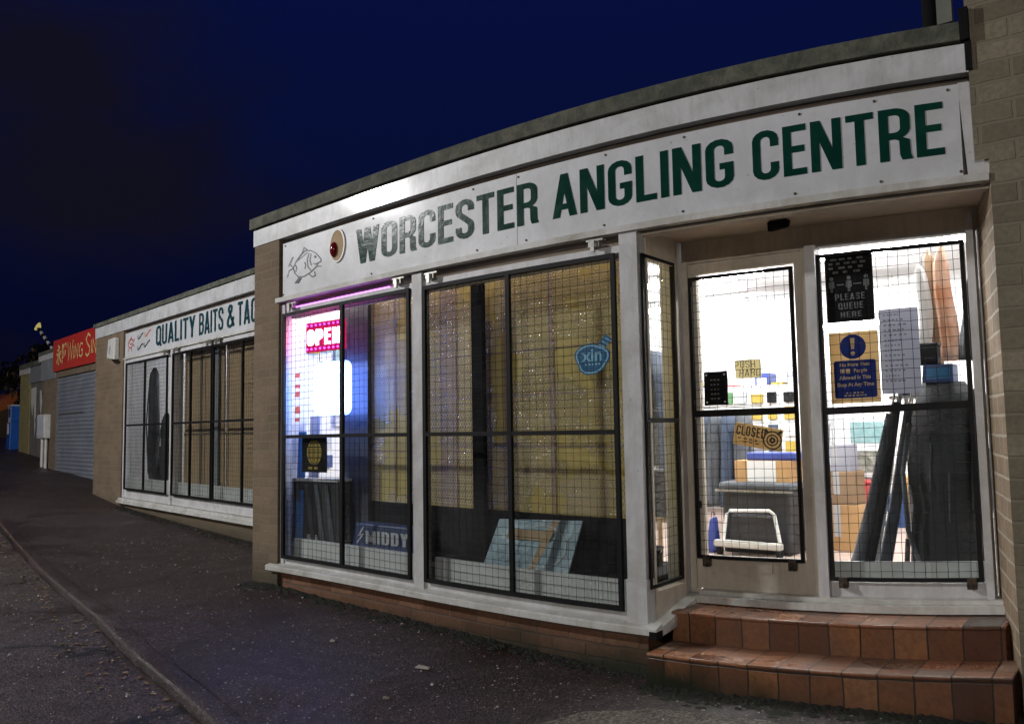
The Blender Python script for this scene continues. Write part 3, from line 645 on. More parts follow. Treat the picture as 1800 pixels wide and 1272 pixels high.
# ------------------------------------------------------------------ steps
st = thing('tiled_steps', 'two quarry tiled steps leading up to the shop door', 'steps', (0, 0, 0))
b = MB(True); b.box(-2.15, -0.575, 0.205, 0.56, 0.0, 0.538); b.build('upper_riser', M['tile'], st)
b = MB(True); b.box(-2.152, -0.572, 0.195, 0.56, 0.539, 0.555); b.build('upper_tread', M['tread'], st, bevel=0.006)
b = MB(True); b.box(-2.141, -0.52, -0.095, 0.204, -0.1, 0.383); b.build('lower_riser', M['tile'], st)
b = MB(True); b.box(-2.145, -0.515, -0.105, 0.204, 0.384, 0.40); b.build('lower_tread', M['tread'], st, bevel=0.006)

# ------------------------------------------------------------------ tall neighbour on the right
nb = thing('neighbour_building', 'taller weathered brick building rising at the right edge', 'building')
b = MB()
b.face([(-0.645, 0.62, -0.1), (-0.497, 0.0, -0.1), (-0.497, 0.0, 2.78), (-0.645, 0.62, 2.78)], uv=[(0, -0.1), (0.64, -0.1), (0.64, 2.78), (0, 2.78)])
b.build('reveal_wall', M['reveal_brick'], nb)
b = MB()
b.face([(-0.497, 0, -0.1), (6, 0, -0.1), (6, 0, 2.66), (-0.497, 0, 2.66)]); b.face([(-0.55, 0.0, 2.66), (6, 0, 2.66), (6, 0, 8.5), (-0.60, 0.0, 8.5)])
b.face([(-0.60, 0, 8.5), (-0.60, 7, 8.5), (-0.55, 7, 3.4), (-0.55, 0, 3.4)]); b.face([(6, 0, -0.1), (6, 7, -0.1), (6, 7, 8.5), (6, 0, 8.5)]); b.face([(-0.6, 0, 8.5), (6, 0, 8.5), (6, 7, 8.5), (-0.6, 7, 8.5)])
b.build('brick_wall', M['grey_brick'], nb)
b = MB(); b.box(-0.665, -0.605, 0.005, 0.05, 3.30, 8.2); b.build('flashing_strip', worn('grey_green_lead', (0.12, 0.13, 0.11), (0.17, 0.18, 0.15), 0.7, 4), nb)
b = MB(); b.tube([(-0.70, 0.04, 3.27), (-0.70, 0.04, 5.5), (-0.70, 0.04, 8.2)], 0.03, 10); b.build('downpipe', M['matt_black'], nb, smooth=True)
b = MB(); b.box(-0.575, -0.54, -0.034, 0.12, 3.19, 3.33); b.box(-0.562, -0.537, -0.012, 0.12, 3.06, 3.188); b.build('lead_flashing', M['matt_black'], nb)

# ------------------------------------------------------------------ small fittings on the front
sl = thing('security_lamp', 'small black floodlight fixed under the entrance soffit', 'floodlight')
b = MB(True); b.hexa([(-1.575, 0.30, 2.575), (-1.475, 0.30, 2.59), (-1.475, 0.36, 2.60), (-1.575, 0.36, 2.585), (-1.58, 0.31, 2.635), (-1.47, 0.31, 2.638), (-1.47, 0.37, 2.639), (-1.58, 0.37, 2.636)]); b.build('lamp_body', M['matt_black'], sl, bevel=0.008)
b = MB(True); b.box(-1.535, -1.515, 0.335, 0.35, 2.636, 2.642); b.build('bracket', M['black'], sl)

# window stickers and notices (flat, on the glass)
xs_ = thing('window_sticker', 'round blue sticker with pale xin lettering on the display window', 'sticker')
def blob(s, dx=0, dz=0):
    P = []
    for k in range(40):
        a = 2*PI*k/40; r = 1+0.07*math.sin(3*a+0.6)+0.03*math.sin(5*a)
        P.append((-2.527+dx+0.115*s*r*math.cos(a), 1.942+dz+0.088*s*r*math.sin(a)))
    return P
b = MB(True); b.poly_y(blob(1.0), 0.0505, 0.0535); b.poly_y([(-2.475, 2.03), (-2.435, 2.0), (-2.39, 2.045), (-2.43, 2.075)], 0.0506, 0.0536); b.build('sticker_face', M['sticker_blue'], xs_)
b = MB(True); b.stroke(blob(0.88), 0.009, 0.0498, True)
for k in range(3): b.stroke([(-2.478+k*0.02, 2.02+k*0.017), (-2.44+k*0.02, 2.0+k*0.017)], 0.006, 0.0499)
dashes(b, -2.57, -2.46, 1.905, 0.012, 0.0497, 5); b.build('outline', M['sticker_pale'], xs_)
text_mesh('lettering', 'xin', 0.1, -2.522, 0.0496, 1.96, M['sticker_pale'], xs_, bold=0.0022, cam=True, sx=1.12)
gp = thing('window_poster', 'small black poster with a yellow globe on the lit red sign window', 'poster')
bx('sheet', M['matt_black'], gp, -5.10, -4.82, 0.064, 0.067, 1.26, 1.535)
b = MB(); b.disc(-4.96, 1.405, 0.083, 0.092, 0.062, 0.0635); b.build('globe', M['yellow'], gp)
b = MB()
for k in (-1, 0, 1):
    b.stroke([(-4.96+k*0.05*math.cos(math.radians(a)), 1.405+0.09*math.sin(math.radians(a))) for a in range(-85, 86, 17)] if k else [(-4.96, 1.315), (-4.96, 1.495)], 0.006, 0.0612+0.0001*k)
for z in (-0.04, 0.0, 0.04): b.stroke([(-5.04, 1.405+z), (-4.88, 1.405+z)], 0.006, 0.0609)
b.build('globe_lines', M['matt_black'], gp)
b = MB(); dashes(b, -5.04, -4.9, 1.515, 0.008, 0.0625, 4); dashes(b, -5.03, -4.89, 1.282, 0.018, 0.0625, 2, 1.0); b.build('caption', M['yellow'], gp)

pk = thing('notice_board', 'black square plaque with corner screws on the door glass', 'plaque')
b = MB(True); b.box(-2.075, -1.935, 0.548, 0.556, 1.667, 1.86); b.build('plaque_face', M['matt_black'], pk)
for X in (-2.06, -1.951):
    for Z in (1.685, 1.842): b = MB(True); b.disc(X, Z, 0.005, 0.005, 0.5455, 0.548, 8); b.build('screw', M['room_white'], pk)
b = MB(True)
for k in range(5): dashes(b, -2.035, -1.975, 1.70+k*0.027, 0.009, 0.5465, 3)
b.build('small_print', M['faded'], pk)
ph = thing('handwritten_note', 'pale yellow handwritten note reading PUSH HARD on the door glass', 'note')
bx('paper', M['yellow_note'], ph, -1.884, -1.735, 0.549, 0.5555, 1.815, 1.918, cam=True)
b = MB(True); letters(b, 'PUSH', -1.884, -1.765, 1.872, 1.912, 0.547, t=0.075, gap=0.16, jit=0.07); letters(b, 'HARD', -1.86, -1.738, 1.822, 1.862, 0.547, t=0.08, gap=0.16, jit=0.07); b.build('handwriting', M['ink'], ph)
cl = thing('closed_sign', 'tilted buff CLOSED sign with a fishing reel hanging inside the door', 'sign', (-1.778, 0.575, 1.487)); cl.rotation_euler = (0, math.radians(10), 0)
b = MB(); b.box(-0.138, 0.138, -0.004, 0.004, -0.062, 0.062); b.build('sign_plate', M['buff_card'], cl)
b = MB(); letters(b, 'CLOSED', -0.125, 0.045, -0.005, 0.05, -0.006, t=0.14, gap=0.1)
dashes(b, -0.11, 0.02, -0.025, 0.007, -0.006, 4); dashes(b, -0.08, 0.03, -0.042, 0.006, -0.006, 3)
c0 = (0.087, -0.005)
for r in (0.05, 0.03, 0.012): b.stroke([(c0[0]+r*math.cos(2*PI*k/22), c0[1]+r*0.95*math.sin(2*PI*k/22)) for k in range(22)], 0.008 if r > 0.02 else 0.012, -0.0063, True)
b.stroke([(0.04, 0.05), (0.06, 0.03)], 0.014, -0.0066); b.stroke([(0.135, 0.052), (0.11, 0.03)], 0.014, -0.0066)
b.build('printing', M['ink'], cl)

qp = thing('queue_poster', 'black poster reading PLEASE QUEUE HERE at the top of the right window', 'poster')
bx('sheet', M['matt_black'], qp, -1.362, -1.122, 0.549, 0.5545, 2.085, 2.458, cam=True)
b = MB(True)
letters(b, 'PLEASE', -1.315, -1.165, 2.205, 2.24, 0.5475, gap=0.14); letters(b, 'QUEUE', -1.30, -1.175, 2.155, 2.19, 0.5475, gap=0.14); letters(b, 'HERE', -1.29, -1.185, 2.11, 2.14, 0.5475, gap=0.14)
for k, (n, w) in enumerate(((4, .09), (5, .1), (4, .1), (3, .08))): dashes(b, -1.242-w, -1.242+w, 2.425-k*0.024, 0.012, 0.5475, n)
for X in (-1.33, -1.242, -1.155):
    b.disc(X, 2.325, 0.011, 0.011, 0.5465, 0.548, 12); b.poly_y([(X-0.013, 2.31), (X-0.015, 2.275), (X-0.007, 2.275), (X-0.006, 2.252), (X+0.006, 2.252), (X+0.007, 2.275), (X+0.015, 2.275), (X+0.013, 2.31)], 0.5465, 0.548)
for X in (-1.286, -1.199): b.stroke([(X-0.02, 2.29), (X+0.02, 2.29)], 0.006, 0.547)
b.build('printing', M['faded'], qp)
npst = thing('capacity_notice', 'buff notice with a blue exclamation mark and blue panel in the right window', 'notice')
bx('sheet', M['buff_card'], npst, -1.357, -1.112, 0.549, 0.5545, 1.645, 2.03, cam=True)
b = MB(True); b.disc(-1.238, 1.948, 0.066, 0.066, 0.5468, 0.5485)
R = 0.012; P = arc(-1.128-R, 1.875-R, R, R, 90, 0, 4)+arc(-1.128-R, 1.672+R, R, R, 0, -90, 4)+arc(-1.338+R, 1.672+R, R, R, -90, -180, 4)+arc(-1.338+R, 1.875-R, R, R, 180, 90, 4)
b.poly_y(P[::-1], 0.5468, 0.5485); b.build('blue_print', M['navy_print'], npst)
b = MB(True); b.poly_y([(-1.2495, 1.995), (-1.245, 1.935), (-1.231, 1.935), (-1.2265, 1.995)], 0.5455, 0.5467); b.disc(-1.238, 1.912, 0.011, 0.011, 0.5455, 0.5467, 14)
b.box(-1.305, -1.284, 0.5455, 0.5467, 1.806, 1.83, 1); b.box(-1.277, -1.256, 0.5455, 0.5467, 1.806, 1.83, 1)
dashes(b, -1.28, -1.19, 1.697, 0.006, 0.546, 5); dashes(b, -1.29, -1.17, 1.683, 0.006, 0.546, 6); b.build('white_print', M['buff_card'], npst)
for body, X, Z in (('No More Than', -1.233, 1.852), ('People', -1.205, 1.818), ('Allowed In This', -1.233, 1.782), ('Shop At Any Time', -1.233, 1.744)):
    text_mesh('lettering', body, 0.0285, X, 0.5462, Z, M['buff_card'], npst, bold=0.0007, cam=True, sx=0.86)
lp = thing('paper_notice', 'pale lilac printed notice behind the right window glass', 'notice')
bx('sheet', M['lilac'], lp, -1.113, -0.925, 0.585, 0.588, 1.70, 2.135)
b = MB()
for k in range(14): dashes(b, -1.09, -0.97-random.random()*0.05, 2.10-k*0.026, 0.007, 0.583, 5)
b.build('small_print', M['faded'], lp)

# ------------------------------------------------------------------ display panels behind the two big windows
def panel(label, x0, x1, z0, z1, y, batt, mat, rails):
    p = thing('bubble_wrapped_board', label, 'display board')
    bx('board', mat, p, x0, x1, y, y+0.02, z0, z1, cam=True)
    b = MB(True)
    for X, w in batt: b.box(X-w/2, X+w/2, y-0.008, y-0.001, z0, z1)
    for Z in rails: b.box(x0, x1, y-0.004, y-0.0005, Z-0.006, Z+0.006)
    b.build('batten', M['brownpanel'], p)
    from mathutils import noise as mn
    b = MB(True); dx, dz = 0.0235, 0.0205; r, h = 0.0085, 0.0055; row = 0; Z = z0+0.02      # sheet of bubble film hung over the board
    while Z < z1-0.02:
        X = x0+0.015+(row % 2)*dx/2
        while X < x1-0.015:
            v = mn.noise(Vector((X*2.2, Z*3.0, 3.7)))+0.5*mn.noise(Vector((X*9, Z*9, 1.1)))
            if v > -0.12:                                                                  # elsewhere the bubbles are flat
                tx, tz = 0.25*mn.noise(Vector((X*5, Z*5, 9.0))), 0.25*mn.noise(Vector((X*5, Z*5, 5.0)))
                rings = [[(X+r*q*math.cos(2*PI*k/8), y-0.0085-h*(1-q*q)+tx*0.004*math.cos(2*PI*k/8)*q, Z+r*q*math.sin(2*PI*k/8)) for k in range(8)] for q in (1.0, 0.62)]
                for k in range(8): b.face([rings[0][k], rings[0][(k+1) % 8], rings[1][(k+1) % 8], rings[1][k]])
                b.face(rings[1])
            X += dx
        Z += dz; row += 1
    fm = b.build('bubble_film', M['film'], p, smooth=True); fm['kind'] = 'stuff'
    return p
panel('ochre bubble wrapped board filling the wide display window', -4.14, -2.46, 1.02, 2.575, 0.35, [(-3.88, 0.15), (-3.36, 0.055), (-3.01, 0.035)], M['olive'], [1.44, 1.77, 2.06])
panel('narrow bubble wrapped board behind the window with the red lit sign', -4.70, -4.165, 1.0, 2.57, 0.35, [(-4.66, 0.07), (-4.40, 0.02)], M['olive'], [1.40, 1.95])
bp = thing('display_stand', 'black display stand under the ochre boards with an upright post', 'display stand')
bx('black_board', M['matt_black'], bp, -4.95, -2.45, 0.338, 0.36, 0.70, 1.02, cam=True)
bx('black_post', M['matt_black'], bp, -3.545, -3.455, 0.2, 0.24, 0.70, 2.55, cam=True)
b = MB(True); b.hexa([(-2.49, 0.335, 0.701), (-2.33, 0.135, 0.701), (-2.315, 0.145, 0.701), (-2.475, 0.345, 0.701), (-2.49, 0.335, 2.54), (-2.33, 0.135, 2.54), (-2.315, 0.145, 2.54), (-2.475, 0.345, 2.54)]); b.build('light_stop_board', M['olive'], bp)  # added board, blocks the street lamp beam that would cross onto the door
bx('side_panel', M['satin_black'], bp, -4.95, -4.64, 0.30, 0.337, 0.70, 2.56, cam=True)

sb = thing('silver_board', 'silver sign board with a dark diagonal band leaning in the display window', 'sign board')
b = MB(); b.hexa([(-3.42, 0.14, 0.705), (-2.78, 0.14, 0.705), (-2.78, 0.15, 0.705), (-3.42, 0.15, 0.705), (-3.33, 0.20, 0.99), (-2.71, 0.20, 1.01), (-2.71, 0.21, 1.01), (-3.33, 0.21, 0.99)]); b.build('foil_face', M['silver'], sb)
b = MB(); b.face([(-3.07, 0.1385, 0.708), (-3.025, 0.1385, 0.708), (-2.87, 0.197, 1.0), (-2.93, 0.197, 1.0)]); b.build('diagonal_band', M['brownpanel'], sb)
b = MB(); b.face([(-3.25, 0.165, 0.88), (-2.93, 0.165, 0.88), (-2.90, 0.176, 0.94), (-3.24, 0.176, 0.94)]); b.build('faded_print', M['hole_wood'], sb)
b = MB(); P = [(-2.98+0.17*math.cos(math.radians(a)), 0.85+0.12*math.sin(math.radians(a))) for a in range(-120, 121, 12)]
b.stroke(P, 0.008, 0.0); b2 = MB()
for f in b.f: b2.face([(b.v[i][0], 0.135+(b.v[i][2]-0.705)*0.207, b.v[i][2]) for i in f])
b2.build('curved_line', M['pale'], sb)
mb_ = thing('blue_box', 'dark blue tackle box lettered MIDDY on the window floor', 'box')
b = MB(); b.hexa([(-4.66, 0.15, 0.701), (-4.0, 0.15, 0.701), (-4.0, 0.32, 0.701), (-4.66, 0.32, 0.701), (-4.63, 0.17, 0.90), (-4.0, 0.17, 0.89), (-4.0, 0.3, 0.89), (-4.63, 0.3, 0.90)]); b.build('box_body', M['dblue'], mb_, bevel=0.008)
b = MB(); letters(b, 'MIDDY', -4.50, -4.08, 0.765, 0.855, 0.146, t=0.16, gap=0.09); b.stroke([(-4.52, 0.88), (-4.57, 0.82), (-4.53, 0.825), (-4.59, 0.765)], 0.012, 0.146); b.build('lettering', M['pale'], mb_)

# left display bay
os_ = thing('open_sign', 'glowing red OPEN sign hanging in the left display window', 'neon sign', (-4.935, 0.14, 2.275))
b = MB(); b.box(-0.225, 0.225, 0.0, 0.02, -0.115, 0.115); b.build('sign_panel', M['neon_panel'], os_, bevel=0.01)
b = MB(); letters(b, 'OPEN', -0.19, 0.19, -0.065, 0.055, -0.012, t=0.17, gap=0.09); b.build('lit_letters', M['neon_red'], os_)
for k in range(9):
    X = -0.2+0.4*k/8
    for Z in (0.09, -0.09): b = MB(); b.disc(X, Z, 0.007, 0.007, -0.006, 0.0, 8); b.build('led', M['led'], os_)
b = MB(); b.tube([(-0.18, 0.01, 0.115), (-0.18, 0.01, 0.28)], 0.003, 5); b.tube([(0.18, 0.01, 0.115), (0.18, 0.01, 0.28)], 0.003, 5); b.build('cord', M['black'], os_)
ls = thing('light_strip', 'pink and purple light strip along the head of the left display window', 'strip light')
b = MB(True); b.box(-5.24, -4.2, 0.096, 0.108, 2.578, 2.588); b.build('lit_strip', emit('purple_strip', (0.7, 0.15, 1.0), 5.0), ls)
b = MB(True); b.box(-5.24, -4.2, 0.093, 0.112, 2.59, 2.598); b.build('channel', M['zinc'], ls)
vt = thing('tube_light', 'fluorescent tube above the lit display bay washing its white side wall', 'strip light')
b = MB(); b.tube([(-5.08, 0.17, 2.70), (-5.08, 0.85, 2.70)], 0.018, 10); b.build('tube', emit('pinkish_tube', (1.0, 0.84, 1.0), 70.0), vt, smooth=True)
b = MB(); b.box(-5.11, -5.05, 0.15, 0.87, 2.722, 2.76); b.build('housing', M['room_white'], vt)
bl = thing('blue_sign', 'overexposed blue and white lit sign hanging below the red sign', 'neon sign', (-4.88, 0.16, 1.88))
R = 0.06; P = arc(0.2-R, 0.2-R, R, R, 90, 0, 5)+arc(0.2-R, -0.2+R, R, R, 0, -90, 5)+arc(-0.2+R, -0.2+R, R, R, -90, -180, 5)+arc(-0.2+R, 0.2-R, R, R, 180, 90, 5)
b = MB(); b.poly_y(P[::-1], 0.0, 0.02); b.build('sign_panel', M['neon_face'], bl)
b = MB()
for s in (0.88, 0.62, 0.36): b.stroke([(p[0]*s, p[1]*s) for p in P], 0.03, -0.012, True)
b.build('lit_tubes', M['neon_blue'], bl)
b = MB(); b.tube([(-0.15, 0.01, 0.2), (-0.15, 0.01, 0.27)], 0.003, 5); b.tube([(0.15, 0.01, 0.2), (0.15, 0.01, 0.27)], 0.003, 5); b.build('cord', M['black'], bl)
def leaning(name, label, cat, x0, z0, x1, z1, y0, y1, w, d, mat, group=None):
    t = thing(name, label, cat, group=group)
    b = MB(); b.hexa([(x0, y0, z0), (x0+w, y0, z0), (x0+w, y0+d, z0), (x0, y0+d, z0), (x1, y1, z1), (x1+w, y1, z1), (x1+w, y1+d, z1), (x1, y1+d, z1)])
    b.build('board', mat, t, bevel=0.004); return t
leaning('leaning_board', 'white leaning board with dark edge beside the black bin', 'board', -5.20, 0.74, -5.30, 1.68, 0.19, 0.30, 0.12, 0.014, M['pale'])
leaning('blue_banner', 'bright blue banner standing at the left edge of the display', 'banner', -5.30, 0.70, -5.315, 1.56, 0.15, 0.2, 0.09, 0.012, M['fabric_blue'])
bn = thing('rod_bin', 'black slatted bin standing below the globe poster', 'bin')
b = MB(); b.hexa([(-5.30, 0.2, 0.70), (-4.84, 0.2, 0.70), (-4.84, 0.29, 0.70), (-5.30, 0.29, 0.70), (-5.36, 0.17, 1.18), (-4.82, 0.17, 1.19), (-4.82, 0.295, 1.19), (-5.325, 0.295, 1.18)]); b.build('bin_body', M['fabric_black'], bn)
for k in range(4): b = MB(); b.hexa([(-5.26+k*0.11, 0.192, 0.71), (-5.21+k*0.11, 0.192, 0.71), (-5.21+k*0.11, 0.2, 0.71), (-5.26+k*0.11, 0.2, 0.71), (-5.31+k*0.115, 0.16, 1.16), (-5.27+k*0.115, 0.16, 1.16), (-5.27+k*0.115, 0.17, 1.16), (-5.31+k*0.115, 0.17, 1.16)]); b.build('slat', M['fabric_grey'], bn)
b = MB(); b.box(-5.325, -4.81, 0.155, 0.295, 1.185, 1.205); b.build('rim', M['plastic_white'], bn)
# packs hanging on the side wall of the bay
pks = [(0.30, 2.18, 0.1, 0.16, 'yellow'), (0.42, 2.2, 0.1, 0.14, 'teal'), (0.30, 1.42, 0.1, 0.1, 'green'), (0.42, 1.42, 0.1, 0.1, 'pale'), (0.30, 1.28, 0.1, 0.1, 'red'), (0.43, 1.27, 0.1, 0.1, 'dblue'), (0.42, 2.0, 0.1, 0.12, 'lilac'), (0.56, 2.05, 0.1, 0.2, 'teal'), (0.56, 1.6, 0.1, 0.2, 'pale')]
names = {'yellow': 'yellow', 'teal': 'pale teal', 'green': 'green', 'pale': 'grey white', 'red': 'red', 'dblue': 'dark blue', 'lilac': 'lilac'}
where = ['right of the red sign', 'right of the red sign', 'beside the globe poster', 'beside the globe poster', 'above the black bin', 'above the black bin', 'behind the lit blue sign', 'by the black panel', 'under the teal one']
for (Y, Z, w, h, mk), wh in zip(pks, where):
    t = tag(bx('packet', M[mk], None, -5.328, -5.30, Y, Y+w, Z, Z+h), '%s tackle packet hung on the white side wall %s' % (names[mk], wh), 'packet', 'tackle packets in the lit bay')
wt = thing('wall_poster', 'white strip poster with small red marks on the bay side wall', 'poster')
bx('sheet', M['room_white'], wt, -5.329, -5.326, 0.14, 0.27, 1.6, 2.1)
b = MB()
for k, (z, h) in enumerate(((1.98, 0.04), (1.90, 0.03), (1.83, 0.045), (1.70, 0.06), (1.64, 0.03))): b.face([(-5.3255, 0.17, z), (-5.3255, 0.215+0.01*(k % 2), z), (-5.3255, 0.22, z+h), (-5.3255, 0.175, z+h*0.9)])
b.build('red_marks', M['redink'], wt)

# ------------------------------------------------------------------ inside the shop
def tube_light(label, x, y, z, L, along_x=True):
    t = thing('ceiling_light', label, 'strip light', (x, y, z), 0 if along_x else PI/2, 'fluorescent strip lights in the shop')
    b = MB(); b.tube([(-L/2, 0, 0), (L/2, 0, 0)], 0.02, 10); b.build('tube', M['tube'], t, smooth=True)
    b = MB(); b.box(-L/2-0.03, L/2+0.03, -0.035, 0.035, 0.028, 0.075); b.box(-L/2-0.03, -L/2-0.002, -0.02, 0.02, -0.025, 0.027); b.box(L/2+0.002, L/2+0.03, -0.02, 0.02, -0.025, 0.027); b.build('housing', M['room_white'], t)
    if z < 2.7:
        b = MB(); b.tube([(-L/2+0.1, 0, 0.075), (-L/2+0.1, 0, 2.96-z)], 0.004, 5); b.tube([(L/2-0.1, 0, 0.075), (L/2-0.1, 0, 2.96-z)], 0.004, 5); b.build('chain', M['zinc'], t)
tube_light('fluorescent strip light just behind the right window head', -1.15, 0.95, 2.86, 1.1)
tube_light('low hanging fluorescent strip light seen between the two window posters', -2.25, 4.4, 2.5, 0.9)
tube_light('fluorescent strip light over the trolley behind the door', -2.3, 1.7, 2.86, 1.2)
tube_light('fluorescent strip light over the hanging coats', -3.2, 3.0, 2.86, 1.2)
tube_light('fluorescent strip light in the middle of the shop ceiling', -1.6, 2.7, 2.86, 1.2)
tube_light('fluorescent strip light nearest the back shelves', -4.0, 4.5, 2.86, 1.2)
tube_light('fluorescent strip light behind the ochre boards', -3.9, 1.2, 2.86, 1.2)

def garment(label, x, y, z0, z1, w, d, mat, seed, group=None, shoulder=0.75, sleeves=True, loc_group=None):
    """a coat on a hanger: folded cloth body, two hanging sleeves, hook"""
    rnd = random.Random(seed); t = thing('hanging_coat', label, 'coat', (x, y, z0), group=group)
    H = z1-z0; n = 28; m = 12; b = MB(); ph = rnd.random()*6
    def P(i, k):
        u = i/m; a = 2*PI*k/n
        ww = w*(0.9+0.1*math.cos(u*3))*(1 if u < shoulder else max(0.16, 1-(u-shoulder)/(1-shoulder)*0.85))
        f = 1+0.16*math.sin(5*a+ph+u*1.3)*(1-u)+0.06*math.sin(9*a+ph*2)
        return (ww/2*math.cos(a)*f+0.012*math.sin(u*5+ph), d/2*math.sin(a)*f, u*H)
    for i in range(m):
        for k in range(n): b.face([P(i, k), P(i, (k+1) % n), P(i+1, (k+1) % n), P(i+1, k)])
    b.face([P(0, k) for k in range(n)][::-1]); b.face([P(m, k) for k in range(n)]); b.build('coat_body', mat, t, smooth=True)
    if sleeves:
        for s in (-1, 1):
            b = MB(); b.tube([(s*w*0.36, -0.01, H*shoulder*1.04), (s*w*0.5, -0.015, H*shoulder*0.8), (s*w*0.55, -0.02, H*0.45), (s*w*0.52, -0.03, H*0.22)], [w*0.1, w*0.13, w*0.12, w*0.1], 9); b.build('sleeve', mat, t, smooth=True)
    b = MB(); b.tube([(0, 0, H), (0, 0, H+0.05), (0.02, 0, H+0.075), (0.04, 0, H+0.055)], 0.004, 6); b.build('hook', M['zinc'], t)
    return t
rk = thing('clothes_rail', 'chrome clothes rail carrying the dark coats', 'clothes rail')
b = MB(); b.tube([(-3.75, 3.1, 0.6), (-3.75, 3.1, 1.72), (-2.7, 3.1, 1.72), (-2.7, 3.1, 0.6)], 0.014, 8); b.build('rail_frame', M['zinc'], rk, smooth=True)
for k, (X, mk, lb, w) in enumerate(((-3.40, 'fabric_blue', 'bright blue coat at the left end of the clothes rail', 0.12), (-3.27, 'fabric_navy', 'navy coat beside the bright blue one on the rail', 0.14), (-3.14, 'fabric_grey', 'charcoal coat between navy coats on the rail', 0.14), (-3.01, 'fabric_navy', 'navy coat next to the right end of the rail', 0.14), (-2.88, 'fabric_grey', 'charcoal coat at the right end of the rail', 0.13))):
    garment(lb, X, 3.1, 0.85, 1.66, w, 0.34, M[mk], k+3, 'coats on the clothes rail')
tr = thing('tackle_trolley', 'white tubular framed tackle trolley on the floor behind the door', 'trolley')
b = MB(); b.tube([(-2.62, 1.98, 0.70), (-2.585, 1.98, 0.90), (-2.56, 1.98, 0.925), (-2.26, 1.98, 0.935), (-2.225, 1.98, 0.91), (-2.19, 1.98, 0.71)], 0.013, 10); b.build('handle', M['plastic_white'], tr, smooth=True)
b = MB(); b.box(-2.68, -2.17, 1.93, 2.0, 0.66, 0.71); b.build('front_bar', M['plastic_white'], tr, bevel=0.012)
for X in (-2.64, -2.19):
    b = MB(); b.tube([(X-0.015, 1.965, 0.637), (X+0.015, 1.965, 0.637)], 0.035, 14); b.build('wheel', M['matt_black'], tr)
b = MB(); b.hexa([(-2.60, 2.02, 0.66), (-2.21, 2.02, 0.66), (-2.21, 2.08, 0.66), (-2.60, 2.08, 0.66), (-2.57, 2.02, 0.9), (-2.24, 2.02, 0.9), (-2.24, 2.08, 0.9), (-2.57, 2.08, 0.9)]); b.build('bag', M['fabric_black'], tr, bevel=0.02)
sx_ = thing('seat_box', 'black padded seat box behind the white trolley', 'seat box')
bx('box_body', M['fabric_black'], sx_, -2.68, -2.16, 2.12, 2.5, 0.60, 1.07, bevel=0.02)
bx('seat_pad', M['fabric_grey'], sx_, -2.70, -2.14, 2.1, 2.52, 1.072, 1.125, bevel=0.02)
b = MB(); b.box(-2.72, -2.12, 2.09, 2.1, 1.055, 1.07); b.build('trim_strip', M['zinc'], sx_)
cb = thing('cardboard_box', 'open cardboard carton with white label on the black seat box', 'box')
bx('carton', M['card'], cb, -2.60, -2.17, 2.2, 2.5, 1.126, 1.285); bx('label', M['room_white'], cb, -2.50, -2.28, 2.195, 2.199, 1.13, 1.283)
tag(bx('tray', M['blue'], None, -2.52, -2.14, 2.24, 2.48, 1.286, 1.345, bevel=0.01), 'blue plastic tray resting on the cardboard carton', 'tray')
bb_ = thing('bait_bag', 'blue bait bag on the floor beside the trolley', 'bag'); b = MB(); b.hexa([(-2.78, 2.0, 0.60), (-2.69, 2.0, 0.60), (-2.69, 2.12, 0.60), (-2.78, 2.12, 0.60), (-2.75, 2.03, 0.85), (-2.70, 2.03, 0.87), (-2.70, 2.08, 0.87), (-2.75, 2.08, 0.85)]); b.build('bag_body', M['blue'], bb_, bevel=0.015)
b = MB(); b.tube([(-2.74, 2.05, 0.86), (-2.735, 2.05, 0.9), (-2.715, 2.05, 0.9), (-2.71, 2.05, 0.87)], 0.004, 5); b.build('strap', M['fabric_navy'], bb_)
sh = thing('display_shelf', 'white shelving unit of tackle along the back wall', 'shelf')
b = MB()
for Z in (0.95, 1.25, 1.55, 1.85): b.box(-5.0, -2.75, 4.75, 5.15, Z, Z+0.025)
b.build('shelf_board', M['room_white'], sh)
for X in (-5.0, -4.25, -3.5, -2.77): bx('upright', M['room_white'], sh, X, X+0.02, 5.152, 5.2, 0.6, 2.2)
pal = [('red', 'red'), ('blue', 'blue'), ('yellow', 'ochre'), ('fabric_orange', 'orange'), ('green', 'green'), ('teal', 'teal'), ('fabric_navy', 'navy'), ('pale', 'grey'), ('lilac', 'lilac'), ('card', 'brown')]
pos = ['left end', 'left part', 'left middle', 'middle', 'right middle', 'right part', 'right end']; rn = ['lowest', 'second', 'third', 'top']
oname = ['first', 'second', 'third', 'fourth', 'fifth', 'sixth', 'seventh', 'eighth', 'ninth', 'tenth', 'eleventh', 'twelfth', 'last']
for r, Z in enumerate((0.95, 1.25, 1.55, 1.85)):
    for k in range(13):
        mk, cn = pal[random.randrange(10)]; X = -4.96+k*0.17; h = random.uniform(0.1, 0.24); w = random.uniform(0.1, 0.15); yy = 4.77+random.uniform(0, 0.08)
        o = bx('tackle_carton', M[mk], None, X, X+w, yy, 5.05, Z+0.026, Z+0.026+h)
        tag(o, '%s tackle carton, %s from the left on the %s back shelf' % (cn, oname[k], rn[r]), 'carton', 'cartons on the back shelves')
        bx('carton_label', M[random.choice(['room_white', 'pale', 'yellow', 'dblue', 'red'])], o, X+w*0.15, X+w*0.85, yy-0.003, yy-0.0005, Z+0.04+h*0.3, Z+0.02+h*0.8)
pk2 = thing('peg_board', 'white peg board of small packets on the left wall beyond the coats', 'peg board')
bx('board', M['room_white'], pk2, -4.62, -2.75, 4.2, 4.22, 1.25, 1.95)
